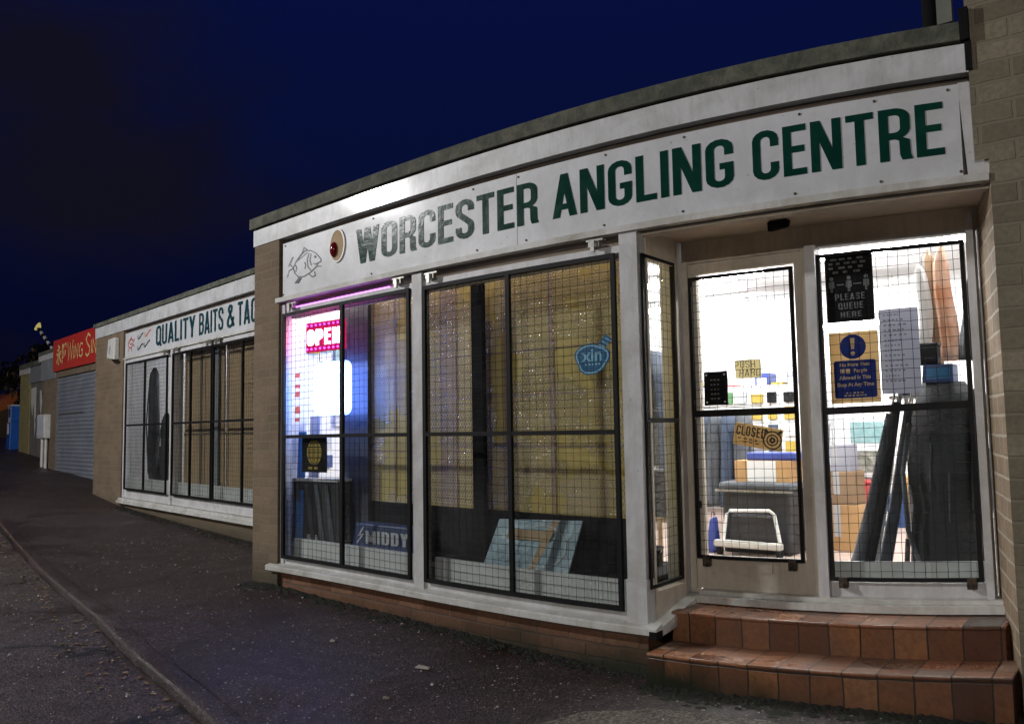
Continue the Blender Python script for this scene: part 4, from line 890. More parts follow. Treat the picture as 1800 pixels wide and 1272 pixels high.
for k in range(44):
    X = -4.55+(k % 11)*0.165; Z = 1.28+(k//11)*0.165; bx('blister_pack', M[random.choice(['red', 'blue', 'yellow', 'fabric_orange', 'green', 'teal', 'fabric_navy', 'pale', 'lilac', 'card', 'matt_black', 'room_white'])], pk2, X, X+random.uniform(0.08, 0.13), 4.17, 4.199, Z, Z+random.uniform(0.08, 0.13))
for k in range(2): bx('leg', M['zinc'], pk2, -4.5+k*1.6, -4.46+k*1.6, 4.2, 4.22, 0.6, 1.249)
wp = thing('wall_picture', 'white framed pair of photographs on the back wall', 'picture')
bx('frame', M['room_white'], wp, -2.62, -2.18, 5.2, 5.245, 1.0, 1.62); bx('upper_photo', M['teal'], wp, -2.57, -2.24, 5.19, 5.199, 1.35, 1.57); bx('lower_photo', M['darkphoto'], wp, -2.57, -2.24, 5.19, 5.199, 1.05, 1.27)
rb = thing('red_crate', 'red plastic crate on the floor by the back wall', 'crate'); bx('crate_body', M['red'], rb, -2.6, -2.3, 4.85, 5.1, 0.60, 0.95, bevel=0.01); bx('rim', M['red'], rb, -2.615, -2.285, 4.835, 5.115, 0.952, 0.985, bevel=0.005)
# right window display
garment('white and orange vest hanging in the right window', -0.87, 1.0, 1.88, 2.5, 0.09, 0.12, M['fabric_orange'], 21, sleeves=False, shoulder=0.88)
garment('white shirt hanging left of the orange vest', -0.985, 1.05, 1.95, 2.42, 0.08, 0.12, M['fabric_white'], 22, sleeves=False, shoulder=0.88)
garment('tan waistcoat hanging between the shirt and the orange vest', -0.945, 1.1, 1.87, 2.5, 0.07, 0.12, M['fabric_tan'], 23, sleeves=False, shoulder=0.9)
garment('black hooded coat hanging against the right jamb of the window', -0.705, 0.72, 1.86, 2.26, 0.10, 0.14, M['fabric_black'], 24, sleeves=False, shoulder=0.85)
rh = thing('rod_holdall', 'big black rod holdall slumped in the right window', 'holdall')
b = MB(); n = 24; Hs = [(0.61, 0.20, 0.0), (0.75, 0.19, -0.005), (0.95, 0.165, -0.01), (1.12, 0.15, 0.0), (1.3, 0.175, 0.015), (1.5, 0.165, 0.02), (1.66, 0.14, 0.025), (1.76, 0.10, 0.02)]
rg = []
for i, (Z, r, dx) in enumerate(Hs):
    rg.append([(-0.90+dx+r*math.cos(2*PI*k/n)*(1+0.07*math.sin(3*2*PI*k/n+i)), 0.86+r*0.75*math.sin(2*PI*k/n)*(1+0.05*math.sin(5*2*PI*k/n+i)), Z) for k in range(n)])
for A, B in zip(rg, rg[1:]):
    for k in range(n): b.face([A[k], A[(k+1) % n], B[(k+1) % n], B[k]])
b.face(rg[-1]); b.face(rg[0][::-1]); b.build('bag_body', M['fabric_black'], rh, smooth=True)
b = MB(); b.tube([(-1.02, 0.72, 1.55), (-1.06, 0.70, 1.3), (-1.05, 0.70, 1.0), (-1.0, 0.72, 0.8)], 0.012, 8); b.build('strap', M['fabric_grey'], rh, smooth=True)
for X, zt in ((-0.93, 1.45), (-0.85, 1.3)):
    b = MB(); b.tube([(X, 0.725, zt), (X-0.01, 0.725, zt-0.25)], 0.004, 6); b.build('zip', M['fabric_grey'], rh)
t = thing('reel_case', 'small black reel case on top of the blue card box', 'case'); bx('case_body', M['matt_black'], t, -0.985, -0.885, 0.79, 0.88, 1.852, 1.95, bevel=0.01); bx('lid', M['fabric_black'], t, -0.99, -0.88, 0.785, 0.885, 1.951, 1.965, bevel=0.004)
t = thing('card_box', 'dark blue card box resting on the black holdall', 'box'); bx('box_body', M['dblue'], t, -0.955, -0.815, 0.78, 0.92, 1.758, 1.85); bx('label', M['sticker_blue'], t, -0.94, -0.83, 0.776, 0.779, 1.775, 1.83)
for k, (X0, X1, zt, lb, mk) in enumerate(((-1.36, -1.13, 1.60, 'grey rod tube leaning furthest left in the right window', 'fabric_grey'), (-1.31, -1.10, 1.66, 'black rod sleeve leaning second from the left in the right window', 'fabric_black'), (-1.27, -1.085, 1.72, 'pale plastic wrapped rod leaning among the dark tubes', 'pale'), (-1.23, -1.06, 1.62, 'dark rod tube leaning closest to the black holdall', 'fabric_grey'))):
    t = thing('fishing_rod', lb, 'rod', group='rods leaning in the right window')
    r = 0.03 if mk != 'pale' else 0.012
    b = MB(); b.tube([(X0, 0.68+0.03*k, 0.615), ((X0+X1)/2+0.01, 0.74+0.03*k, (0.61+zt)/2), (X1, 0.80+0.03*k, zt)], [r*1.2, r, r*0.7], 10); b.build('rod_sleeve', M[mk], t, smooth=True)
    b = MB(); b.tube([(X1, 0.80+0.03*k, zt), (X1+0.03, 0.815+0.03*k, zt+0.14)], 0.006, 6); b.build('rod_tip', M['zinc'], t)
t = thing('landing_net', 'dark folded landing net standing at the right of the window', 'net'); b = MB(); b.tube([(-0.70, 0.75, 0.61), (-0.705, 0.78, 1.1), (-0.715, 0.82, 1.7)], 0.012, 8); b.build('pole', M['matt_black'], t)
b = MB(); b.hexa([(-0.76, 0.72, 1.1), (-0.66, 0.72, 1.1), (-0.66, 0.8, 1.1), (-0.76, 0.8, 1.1), (-0.74, 0.76, 1.72), (-0.69, 0.76, 1.72), (-0.69, 0.84, 1.72), (-0.74, 0.84, 1.72)]); b.build('net_bag', M['fabric_black'], t, bevel=0.02)
for k, (X, mk, lb) in enumerate(((-1.09, 'fabric_navy', 'navy bottle standing left on the window shelf'), (-1.03, 'fabric_white', 'white roll standing beside the blue card box'))):
    t = thing('bait_tub', lb, 'tub'); b = MB(); b.lathe(X, 0.95, [(0.0, 1.70), (0.03, 1.70), (0.032, 1.84), (0.02, 1.86), (0.02, 1.885), (0, 1.885)], 16); b.build('tub_body', M[mk], t, smooth=True)
    b = MB(); b.lathe(X, 0.95, [(0.0, 1.885), (0.022, 1.886), (0.022, 1.9), (0, 1.9)], 16); b.build('lid', M['pale'], t)
t = thing('window_shelf', 'narrow white shelf carrying the bait tubs in the right window', 'shelf'); bx('shelf_board', M['room_white'], t, -1.16, -0.99, 0.91, 0.99, 1.68, 1.699); bx('shelf_post', M['room_white'], t, -1.09, -1.07, 0.94, 0.96, 0.6, 1.679)
for k, (X0, X1, zt, mk, lb) in enumerate(((-1.17, -1.09, 1.78, 'fabric_tan', 'slim tan rod standing just left of the black holdall'), (-1.12, -1.03, 1.86, 'matt_black', 'slim black rod rising behind the blue card box'), (-0.80, -0.74, 1.9, 'matt_black', 'slim black rod at the right of the card box'), (-0.77, -0.725, 1.7, 'yellow', 'slim ochre rod beside the folded landing net'))):
    t = thing('slim_rod', lb, 'rod', group='rods leaning in the right window')
    b = MB(); b.tube([(X0, 1.12, 0.61), ((X0+X1)/2, 1.15, (0.61+zt)/2), (X1, 1.18, zt)], [0.012, 0.009, 0.005], 7); b.build('rod_blank', M[mk], t, smooth=True)
    b = MB(); b.tube([(X0, 1.12, 0.612), (X0+(X1-X0)*0.25, 1.135, 0.61+(zt-0.61)*0.25)], [0.016, 0.014], 7); b.build('grip', M['fabric_black'], t, smooth=True)
for k, (X, Y, Z, w, d, h, mk, lb) in enumerate(((-2.13, 2.6, 0.60, 0.32, 0.3, 0.34, 'card', 'brown carton on the floor right of the seat box'), (-2.11, 2.62, 0.941, 0.28, 0.26, 0.25, 'fabric_tan', 'tan carton standing on the brown floor carton'), (-2.09, 2.64, 1.192, 0.22, 0.22, 0.2, 'lilac', 'small grey carton topping the stack beside the seat box'), (-2.1, 4.3, 0.60, 0.3, 0.3, 0.28, 'dblue', 'dark blue carton on the floor in front of the red crate'), (-1.95, 4.5, 0.60, 0.3, 0.3, 0.45, 'card', 'tall brown carton right of the dark blue floor carton'))):
    t = thing('stock_carton', lb, 'carton'); bx('carton_body', M[mk], t, X, X+w, Y, Y+d, Z, Z+h, bevel=0.004); bx('tape', M['pale'], t, X+w*0.42, X+w*0.58, Y-0.003, Y-0.0005, Z+h*0.3, Z+h); bx('label', M['room_white'], t, X+w*0.1, X+w*0.36, Y-0.0045, Y-0.0012, Z+h*0.2, Z+h*0.5)
# seen through the entrance side pane
garment('long blue coat hanging behind the side pane of the entrance', -2.60, 1.0, 1.30, 2.05, 0.14, 0.2, M['fabric_navy'], 31)
t = thing('plastic_crate', 'black plastic crate stacked behind the side pane', 'crate'); b = MB(); b.hexa([(-2.68, 0.85, 0.98), (-2.46, 0.85, 0.98), (-2.46, 1.1, 0.98), (-2.68, 1.1, 0.98), (-2.70, 0.83, 1.25), (-2.44, 0.83, 1.25), (-2.44, 1.12, 1.25), (-2.70, 1.12, 1.25)]); b.build('crate_body', M['matt_black'], t, bevel=0.01)
bx('rim', M['black'], t, -2.71, -2.43, 0.82, 1.13, 1.251, 1.27)
t = thing('wooden_stool', 'pale wooden stool holding up the black crate', 'stool'); bx('seat', M['hole_wood'], t, -2.70, -2.44, 0.83, 1.12, 0.95, 0.979)
for X in (-2.69, -2.47):
    for Y in (0.84, 1.09): bx('leg', M['hole_wood'], t, X, X+0.025, Y, Y+0.025, 0.6, 0.949)
t = thing('bucket', 'black bucket with wire handle on the floor behind the side pane', 'bucket'); b = MB(); b.lathe(-2.55, 0.72, [(0.0, 0.60), (0.06, 0.60), (0.08, 0.80), (0.086, 0.81), (0.074, 0.80), (0.055, 0.615), (0, 0.615)], 20); b.build('bucket_body', M['matt_black'], t, smooth=True)
b = MB(); b.tube([(-2.55+0.082*math.cos(a), 0.72-0.03*math.sin(a), 0.80-0.05*math.sin(a)) for a in [PI*k/8 for k in range(9)]], 0.004, 5); b.build('handle', M['zinc'], t)

# ------------------------------------------------------------------ second shop (set back on the left)
A11 = -math.radians(11.0); O2 = (-7.66, 1.40, 0.0)
def off(s): return (O2[0]+s*math.sin(-A11), O2[1]+s*math.cos(A11), 0)
s2 = thing('shop_building', 'lower brick shop set back with a white fascia and brown boarded windows', 'shop', O2, A11)
b = MB(); b.box(-5.62, -4.262, 0.0, 2.5, 0.0, 3.066); b.build('pilaster', M['buff'], s2)
b = MB(); b.box(-5.69, 2.2, -0.03, 0.25, 3.248, 3.305); b.box(-5.6, 2.2, 0.252, 5.0, 3.2, 3.26); b.build('roof', M['roof'], s2)
bx('fascia', M['fascia'], s2, -5.64, 2.2, -0.01, 0.2, 3.072, 3.24)
bx('recess_board', M['shadow_board'], s2, -4.261, 2.2, 0.05, 0.2, 2.6, 3.071)
bx('trim_ledge', M['sill'], s2, -4.25, 2.2, -0.005, 0.048, 2.645, 2.668)
bx('plinth', M['buff'], s2, -4.26, 2.2, 0.03, 0.2, 0.0, 0.6)
b = MB(); b.box(-4.30, 2.2, -0.05, 0.1, 0.605, 0.64); b.box(-4.28, 2.2, -0.03, 0.1, 0.641, 0.675); b.build('sill', M['sill'], s2)
for (a, c) in ((-4.20, -2.28), (-2.279, 2.2)):
    b = MB(); b.box(a, a+(0.06 if a < -3 else 0.002), 0.0, 0.09, 0.68, 2.64)
    if a < -3: b.box(-2.345, -2.282, 0.0, 0.09, 0.68, 2.64); xa, xb = a+0.06, -2.345
    else: xa, xb = -2.277, 2.2
    b.box(xa, xb, 0.02, 0.09, 0.68, 0.80); b.box(xa, xb, 0.021, 0.09, 2.585, 2.64)
    w = b.build('window', M['frame_white'], s2)
    bx('pane', M['glass'], w, xa, xb, 0.055, 0.061, 0.80, 2.585); bx('stallboard', M['ledge'], w, xa, xb, 0.1, 0.12, 0.79, 0.955)
b = MB(); b.box(-4.25, -4.2, 0.12, 2.5, 0.7, 2.9); b.box(-4.2, 2.2, 2.4, 2.5, 0.7, 2.9); b.build('interior_wall', M['room_white'], s2)
bx('interior_ceiling', M['room_white'], s2, -4.25, 2.2, 0.21, 2.5, 2.9, 2.95); bx('interior_floor', M['lino'], s2, -4.2, 2.2, 0.13, 2.4, 0.72, 0.78)
def child(o, par): o.parent = par; return o
# things that stand in or on the second shop share its frame
F2 = Matrix.Translation(O2) @ Matrix.Rotation(A11, 4, 'Z')
def place2(o, x=0.0, y=0.0, z=0.0): o.matrix_world = F2 @ Matrix.Translation((x, y, z)); return o
def fthing(name, label, cat, group=None, F=None, ang=None):
    o = thing(name, label, cat, group=group); o.location = F or O2; o.rotation_euler = (0, 0, A11); return o
for lb, x0, x1, bar, hk in (('black mesh grille over the left lit window of the lower shop', -4.06, -2.40, [-3.25], [(-2.45, 2.60)]), ('black mesh grille over the middle boarded window of the lower shop', -2.22, -0.955, [-1.60], [(-2.1, 2.60), (-1.05, 2.60)]), ('black mesh grille cut off by the near brick pilaster', -0.93, 0.62, [-0.12], [(-0.8, 2.60)])):
    g = grille(lb, x0, x1, 0.80, 2.58, -0.005, bar, 1.697, cam=False, hooks=hk)
    g.location = O2; g.rotation_euler = (0, 0, A11)
sg = fthing('shop_sign', 'white sign lettered QUALITY BAITS and TACKLE partly hidden by the pilaster', 'sign')
bx('board', M['sign_white'], sg, -4.215, 2.0, 0.012, 0.045, 2.672, 3.022)
b = MB(); letters(b, 'QUALITY', -2.93, -1.56, 2.735, 3.0, 0.0095); letters(b, 'BAITS', -1.44, -0.72, 2.735, 3.0, 0.0095); letters(b, '&', -0.62, -0.43, 2.735, 3.0, 0.0095); letters(b, 'TACKLE', -0.335, 0.62, 2.735, 3.0, 0.0095); b.build('lettering', M['letter2'], sg)
def SC(pts, x, z, s, sz): return [(x+p[0]*s, z+p[1]*sz) for p in pts]
b = MB()
for p in ([(-1, 0.1), (-0.4, 0.6), (0.2, 0.7), (0.7, 0.3), (1, 0.7)], [(-1, 0.0), (-0.5, -0.5), (0.1, -0.55), (0.6, -0.1), (1, -0.4)], [(-0.5, 0.2), (0, -0.1), (0.4, 0.2)], [(-0.7, -0.5), (-0.9, -1.0)], [(0, -0.55), (0.2, -1.0)], [(-0.2, 0.65), (0, 1.0), (0.2, 0.7)]): b.stroke(SC(p, -3.95, 2.85, 0.14, 0.1), 0.016, 0.0095)
b.build('crayfish_emblem', M['redink'], sg)
for k, (X, Z, mk) in enumerate(((-3.55, 2.93, 'ink'), (-3.25, 2.94, 'orangeink'), (-3.55, 2.78, 'ink'), (-3.28, 2.80, 'ink'))):
    b = MB(); b.stroke(SC([(-1, -0.6), (-0.3, -0.3), (0.3, 0.3), (1, 0.6)], X, Z, 0.11, 0.06), 0.022, 0.0095-0.0002*k); b.stroke(SC([(-1, -0.6), (-1.2, 0.1), (-0.8, 0.2)], X, Z, 0.11, 0.06), 0.008, 0.0093-0.0002*k); b.build('lure_emblem', M[mk], sg)
for x0, x1, lb in ((-2.27, -1.03, 'plain brown board behind the middle window of the lower shop'), (-0.97, 0.8, 'plain brown board behind the window next to the near pilaster')):
    t = fthing('brown_board', lb, 'display board'); bx('board', M['brownpanel'], t, x0, x1, 0.16, 0.18, 0.80, 2.62)
    b = MB(); xm = (x0*0.55+x1*0.45)
    b.box(xm-0.03, xm+0.03, 0.15, 0.159, 0.9, 2.6); b.box(x0, x1, 0.152, 0.1585, 1.55, 1.57); b.build('batten', M['shadow_board'], t)
t = fthing('display_post', 'grey metal post between the two brown boards', 'post'); bx('post_body', M['grey_board'], t, -1.24, -1.12, 0.125, 0.149, 0.79, 2.7); bx('cap', M['zinc'], t, -1.25, -1.11, 0.123, 0.151, 2.701, 2.72)
t = fthing('dark_curtain', 'dark brown curtain beside the white mullion of the lower shop', 'curtain'); b = MB()
for k in range(12):
    x0 = -2.72+k*0.032; y0 = 0.16+0.015*(k % 2); y1 = 0.16+0.015*((k+1) % 2); b.face([(x0, y0, 0.8), (x0+0.032, y1, 0.8), (x0+0.032, y1, 2.6), (x0, y0, 2.6)])
b.build('cloth', M['shadow_board'], t); b = MB(); b.tube([(-2.75, 0.17, 2.615), (-2.3, 0.17, 2.615)], 0.008, 6); b.build('curtain_rod', M['zinc'], t)
for k, (X, Y, z0, z1, r, lb) in enumerate(((-3.62, 0.235, 0.95, 2.5, 0.08, 'long black rod bag hanging in the lower shop window'), (-3.12, 0.235, 0.95, 1.85, 0.08, 'shorter black rod bag standing right of the long one'), (-3.37, 0.25, 0.9, 1.4, 0.1, 'squat dark bag at the foot of the rod bags'))):
    t = fthing('rod_bag', lb, 'rod bag', 'rod bags in the lower shop'); b = MB(); b.tube([(X, Y, z0), (X+0.01, Y, z0+0.1), (X, Y, (z0+z1)/2), (X-0.01, Y, z1-0.1), (X, Y, z1)], [r*0.7, r, r*0.95, r*0.8, r*0.3], 12); b.build('bag_body', M['fabric_black'], t, smooth=True)
    b = MB(); b.tube([(X, Y-r*0.9, z0+0.2), (X, Y-r*1.3, (z0+z1)/2), (X, Y-r*0.8, z1-0.15)], 0.01, 6); b.build('strap', M['fabric_grey'], t)
t = fthing('fishing_rod', 'thin dark rod leaning on the white wall of the lower shop', 'rod'); b = MB(); b.tube([(-3.72, 0.3, 0.95), (-3.98, 0.3, 2.35)], [0.02, 0.008], 8); b.build('rod_blank', M['matt_black'], t); b = MB(); b.tube([(-3.722, 0.3, 0.96), (-3.775, 0.3, 1.25)], 0.026, 8); b.build('grip', M['fabric_black'], t)
t = fthing('ceiling_light', 'strip light glowing at the back of the lower shop', 'strip light'); b = MB(); b.tube([(-4.0, 1.6, 2.8), (-2.9, 1.6, 2.8)], 0.018, 8); b.build('tube', emit('dim_tube', (0.9, 0.9, 1.0), 150.0), t); bx('housing', M['room_white'], t, -4.03, -2.87, 1.56, 1.64, 2.825, 2.88)
t = fthing('alarm_box', 'white alarm box on the brick pier beside the lower sign', 'alarm box'); b = MB(); b.hexa([(-4.78, -0.085, 2.70), (-4.42, -0.085, 2.66), (-4.42, 0.0, 2.66), (-4.78, 0.0, 2.70), (-4.76, -0.07, 2.99), (-4.44, -0.07, 2.99), (-4.44, 0.0, 2.99), (-4.76, 0.0, 2.99)]); b.build('box_body', M['plastic_white'], t, bevel=0.015)
bx('label', M['pale'], t, -4.70, -4.62, -0.0865, -0.084, 2.76, 2.88); b = MB(); b.tube([(-4.6, -0.03, 2.66), (-4.6, -0.025, 2.645), (-4.52, -0.02, 2.62), (-4.38, -0.01, 2.625)], 0.012, 6); b.build('cable', M['black'], t)

# ------------------------------------------------------------------ takeaway with roller shutter
O3 = off(0.45)
s3 = thing('takeaway_building', 'flat roofed takeaway unit with a closed grey roller shutter', 'shop', O3, A11)
b = MB(); b.box(-10.95, -9.94, 0.0, 2.2, 0.3, 3.12); b.box(-9.94, -6.0, 0.0, 0.3, 2.72, 3.25); b.box(-7.19, -6.0, 0.0, 2.2, 0.2, 2.72); b.build('wall', M['buff'], s3)
b = MB(); b.box(-11.36, -6.0, -0.03, 0.3, 3.255, 3.325); b.box(-11.3, -6.0, 0.3, 4.0, 3.2, 3.26); b.build('roof', M['roof'], s3)
bx('fascia', M['fascia'], s3, -11.36, -9.98, -0.02, 0.0, 3.135, 3.25)
bx('side_board', M['grey_board'], s3, -11.15, -9.96, -0.012, -0.001, 2.72, 3.13)
b = MB(); n = 26; z0, z1 = 0.78, 2.71
for k in range(n):
    a = z0+(z1-z0)*k/n; h = (z1-z0)/n
    pr = [(0.045, a), (0.028, a+h*0.25), (0.022, a+h*0.55), (0.03, a+h*0.85), (0.045, a+h)]
    for (ya, za), (yb, zb) in zip(pr, pr[1:]): b.face([(-9.9, ya, za), (-7.2, ya, za), (-7.2, yb, zb), (-9.9, yb, zb)])
sh3 = b.build('roller_shutter', M['shutter'], s3)
bx('pull_bar', M['zinc'], sh3, -9.75, -8.05, 0.008, 0.02, 1.99, 2.015)
for xa in (-9.95, -7.21): bx('shutter_guide', M['grey_door'], s3, xa, xa+0.07, -0.002, 0.06, 0.7, 2.719)
bx('shutter_box', M['matt_black'], s3, -9.93, -7.2, 0.05, 0.28, 2.55, 2.719)
rs = thing('takeaway_sign', 'red sign with cream Chinese characters and WING SING lettering', 'sign', O3, A11)
bx('board', M['red_sign'], rs, -10.02, -6.4, -0.05, -0.003, 2.843, 3.457)
text_mesh('lettering', '永陞', 0.42, -9.36, -0.053, 3.12, M['cream_letter'], rs, bold=0.006, sx=0.95)
def hw(b, pts, x, z, sx, sz, t): b.stroke([(x+p[0]*sx, z+p[1]*sz) for p in pts], t, -0.053-random.random()*0.0015)
b = MB(); z = 3.0
hw(b, [(0, 1), (0.25, 0), (0.5, 0.9), (0.75, 0), (1.05, 1.05)], -8.93, z, 0.36, 0.34, 0.035)
hw(b, [(0, 0), (0, 1)], -8.5, z, 0.2, 0.24, 0.035); hw(b, [(0, 0), (0.05, 1), (0.9, 0), (1, 1.05)], -8.42, z, 0.2, 0.25, 0.032)
hw(b, [(1, 0.9), (0.5, 1), (0, 0.6), (0.05, 0.15), (0.5, 0), (1, 0.2), (1, 0.5), (0.6, 0.48)], -8.14, z, 0.22, 0.25, 0.032)
hw(b, [(1, 0.9), (0.5, 1.05), (0.05, 0.8), (0.4, 0.55), (0.9, 0.35), (0.8, 0.05), (0.3, -0.05), (0, 0.12)], -7.72, z, 0.28, 0.36, 0.036)
hw(b, [(0, 0), (0, 1)], -7.36, z+0.01, 0.2, 0.24, 0.035); hw(b, [(0, 0), (0.05, 1), (0.9, 0), (1, 1.05)], -7.28, z+0.01, 0.2, 0.25, 0.032)
hw(b, [(1, 0.9), (0.5, 1), (0, 0.6), (0.05, 0.15), (0.5, 0), (1, 0.2), (1, 0.5), (0.6, 0.48)], -7.0, z+0.02, 0.22, 0.25, 0.032)
b.build('painted_letters', M['cream_letter'], rs)
mc = thing('meter_cabinet', 'tall white meter cabinet on the wall beside the shutter', 'meter box', O3, A11)
bx('cabinet', M['plastic_white'], mc, -10.88, -10.27, -0.12, -0.001, 1.53, 2.01, bevel=0.012); bx('cabinet_door', M['pale'], mc, -10.84, -10.31, -0.128, -0.1205, 1.57, 1.97)
for X in (-10.7, -10.4):
    b = MB(); b.tube([(X, -0.05, 0.8), (X, -0.05, 1.53)], 0.03, 8); b.build('pipe', M['plastic_white'], mc)

# ------------------------------------------------------------------ end unit
O4 = off(0.8)
s4 = thing('store_building', 'low end unit with yellow brick corner and weathered grey double doors', 'shop', O4, A11)
b = MB(); b.box(-14.87, -13.86, 0.0, 3.0, 0.6, 3.06); b.box(-12.45, -12.0, 0.0, 3.0, 0.6, 3.06); b.build('wall', M['yellow_brick'], s4)
b = MB(); b.box(-14.92, -12.0, -0.03, 0.3, 3.2, 3.315); b.box(-14.9, -12.0, 0.3, 4.0, 3.1, 3.25); b.build('roof', M['roof'], s4)
bx('fascia', M['fascia'], s4, -14.90, -13.85, -0.02, 0.2, 3.062, 3.195); bx('fascia_board', M['grey_board'], s4, -13.849, -12.0, -0.01, 0.2, 2.82, 3.19)
for a, c in ((-13.855, -13.16), (-13.15, -12.455)):
    dd = bx('door', M['grey_door'], s4, a, c, 0.02, 0.08, 0.9, 2.815)
    b = MB()
    if a < -13.5:
        b.poly_y([(a+0.05, 2.70), (a+0.08, 2.35), (a+0.22, 2.05), (a+0.33, 2.4), (a+0.45, 1.9), (a+0.5, 1.55), (a+0.56, 2.0), (a+0.55, 2.72)][::-1], 0.016, 0.0195)
    else: b.poly_y([(a+0.2, 2.6), (a+0.25, 2.2), (a+0.35, 2.05), (a+0.42, 2.35), (a+0.33, 2.62)][::-1], 0.016, 0.0195)
    b.build('torn_poster', M['paper'], dd); bx('handle', M['zinc'], dd, c-0.1 if a < -13.5 else a+0.06, c-0.06 if a < -13.5 else a+0.1, 0.0, 0.018, 1.9, 2.0)
kv = thing('blue_kiosk', 'blue freestanding machine with a tapered cabinet at the end of the row', 'kiosk', (-23.35, 5.42, 1.22), A11); kv.scale = (0.36, 0.5, 1.0)
b = MB(); b.hexa([(-0.62, -0.3, 0), (0.62, -0.3, 0), (0.62, 0.3, 0), (-0.62, 0.3, 0), (-0.5, -0.24, 0.75), (0.5, -0.24, 0.75), (0.5, 0.24, 0.75), (-0.5, 0.24, 0.75)]); b.box(-0.5, 0.5, -0.239, 0.239, 0.751, 1.14); b.build('cabinet', M['kiosk_blue'], kv, bevel=0.02)
bx('screen', M['dblue'], kv, -0.25, 0.32, -0.25, -0.24, 0.85, 1.08); bx('surround', M['pale'], kv, -0.36, 0.42, -0.245, -0.2395, 0.72, 1.11); bx('top_cap', M['plastic_white'], kv, -0.54, 0.54, -0.28, 0.28, 1.141, 1.17)
bx('label_strip', M['pale'], kv, -0.2, 0.06, -0.31, -0.262, 0.42, 0.70)
pl = thing('striped_pole', 'leaning black and white striped pole with a small amber lamp', 'pole')
p0 = Vector((-20.5, 5.2, 3.40)); p1 = Vector((-21.9, 5.3, 4.27))
b = MB(); b.tube([p0, p1], 0.035, 8); b.build('black_pole', M['matt_black'], pl)
for k in range(5):
    q0 = p0.lerp(p1, 0.12+k*0.16); q1 = p0.lerp(p1, 0.19+k*0.16); b = MB(); b.tube([q0, q1], 0.038, 8); b.build('white_band', M['pole_white'], pl)
b = MB(); b.tube([p1+Vector((-0.12, 0, -0.04)), p1+Vector((0.05, 0, 0.02)), p1+Vector((0.1, 0, 0.1))], [0.03, 0.06, 0.02], 10); b.build('lamp', M['amber_lamp'], pl, smooth=True)

# ------------------------------------------------------------------ far end of the street
h = thing('far_house', 'distant house with an orange lit tiled roof beyond the fence', 'house', (-78.0, 24.0, 1.2), A11)
b = MB(); b.box(-7, 7, 0, 6, 0, 2.2); b.build('wall', M['red_brick'], h)
b = MB(); b.hexa([(-7.5, -0.5, 2.2), (7.5, -0.5, 2.2), (7.5, 6.5, 2.2), (-7.5, 6.5, 2.2), (-6, 2.8, 4.2), (6, 2.8, 4.2), (6, 3.2, 4.2), (-6, 3.2, 4.2)]); b.build('roof', M['render_orange'], h)
fe = thing('board_fence', 'dark vertical board fence closing the end of the street', 'fence', (-58.0, 17.5, 1.2), A11+0.35)
b = MB()
for k in range(60): b.box(-9+k*0.3, -9+k*0.3+0.28, 0, 0.03, 0, 2.0+0.05*(k % 3))
b.build('boards', M['fence_wood'], fe)
for k in range(5): bx('fence_post', M['fence_wood'], fe, -9+k*4.4, -8.85+k*4.4, 0.031, 0.15, 0, 2.2)
def tree(x, y, zb, hh, rad, label, seed):
    rnd = random.Random(seed); t = thing('bare_tree' if False else 'tree', label, 'tree', (x, y, zb))
    b = MB(); b.tube([(0, 0, 0), (0.1, 0, hh*0.3), (0, 0.1, hh*0.6)], [0.35, 0.25, 0.14], 8)
    for k in range(7):
        a = rnd.random()*6.28; z = hh*(0.28+0.05*k); b.tube([(0.05, 0, z), (rad*0.4*math.cos(a), rad*0.4*math.sin(a), z+hh*0.15), (rad*0.75*math.cos(a), rad*0.75*math.sin(a), z+hh*0.24)], [0.12, 0.08, 0.03], 6)
    b.build('trunk', M['bark'], t)
    b = MB(); cl = [(rnd.gauss(0, rad*0.45), rnd.gauss(0, rad*0.45), hh*rnd.uniform(0.4, 0.95), rad*rnd.uniform(0.2, 0.45)) for _ in range(16)]
    for cx, cy, cz, r in cl:
        for _ in range(170):
            d = Vector((rnd.gauss(0, 1), rnd.gauss(0, 1), rnd.gauss(0, 0.8))).normalized()*r*rnd.random()**0.4
            p = Vector((cx, cy, cz))+d; u = Vector((rnd.gauss(0, 1), rnd.gauss(0, 1), rnd.gauss(0, 1))).normalized()*0.22; w = u.cross(Vector((rnd.gauss(0, 1), rnd.gauss(0, 1), rnd.gauss(0, 1)))).normalized()*0.16
            b.face([p-u, p-w, p+u, p+w])
    b.build('crown', M['hedge'], t)
tree(-60, 22.5, 1.4, 6.0, 4.2, 'dark tree silhouette behind the board fence', 2)

# ------------------------------------------------------------------ litter
b = MB(); rnd = random.Random(5)
for _ in range(420):
    if rnd.random() < 0.62:
        X = rnd.uniform(-11, -2.5); Y = kerb_y(X)-0.05-abs(rnd.gauss(0, 0.13)); Z = kz(X)-0.043+(0.02 if Y < kerb_y(X)-0.5 else 0); s = rnd.uniform(0.008, 0.024)
    else:
        X = rnd.uniform(-13, 0.5); Y = rnd.uniform(kerb_y(X)+0.15, lerp(YB, X)-0.15); Z = ground_z(X, Y)+0.006; s = rnd.uniform(0.003, 0.011)
    a = rnd.random()*6.28; c, d = math.cos(a)*s, math.sin(a)*s; k = rnd.uniform(0.4, 0.8); zz = rnd.uniform(0, 0.5)*s
    b.face([(X-c, Y-d, Z), (X+d*k, Y-c*k, Z+zz), (X+c, Y+d, Z+0.3*zz), (X-d*k, Y+c*k, Z+zz)])
struct(b.build('leaf_litter', M['leaf']), 'stuff')
b = MB(); rnd = random.Random(9)
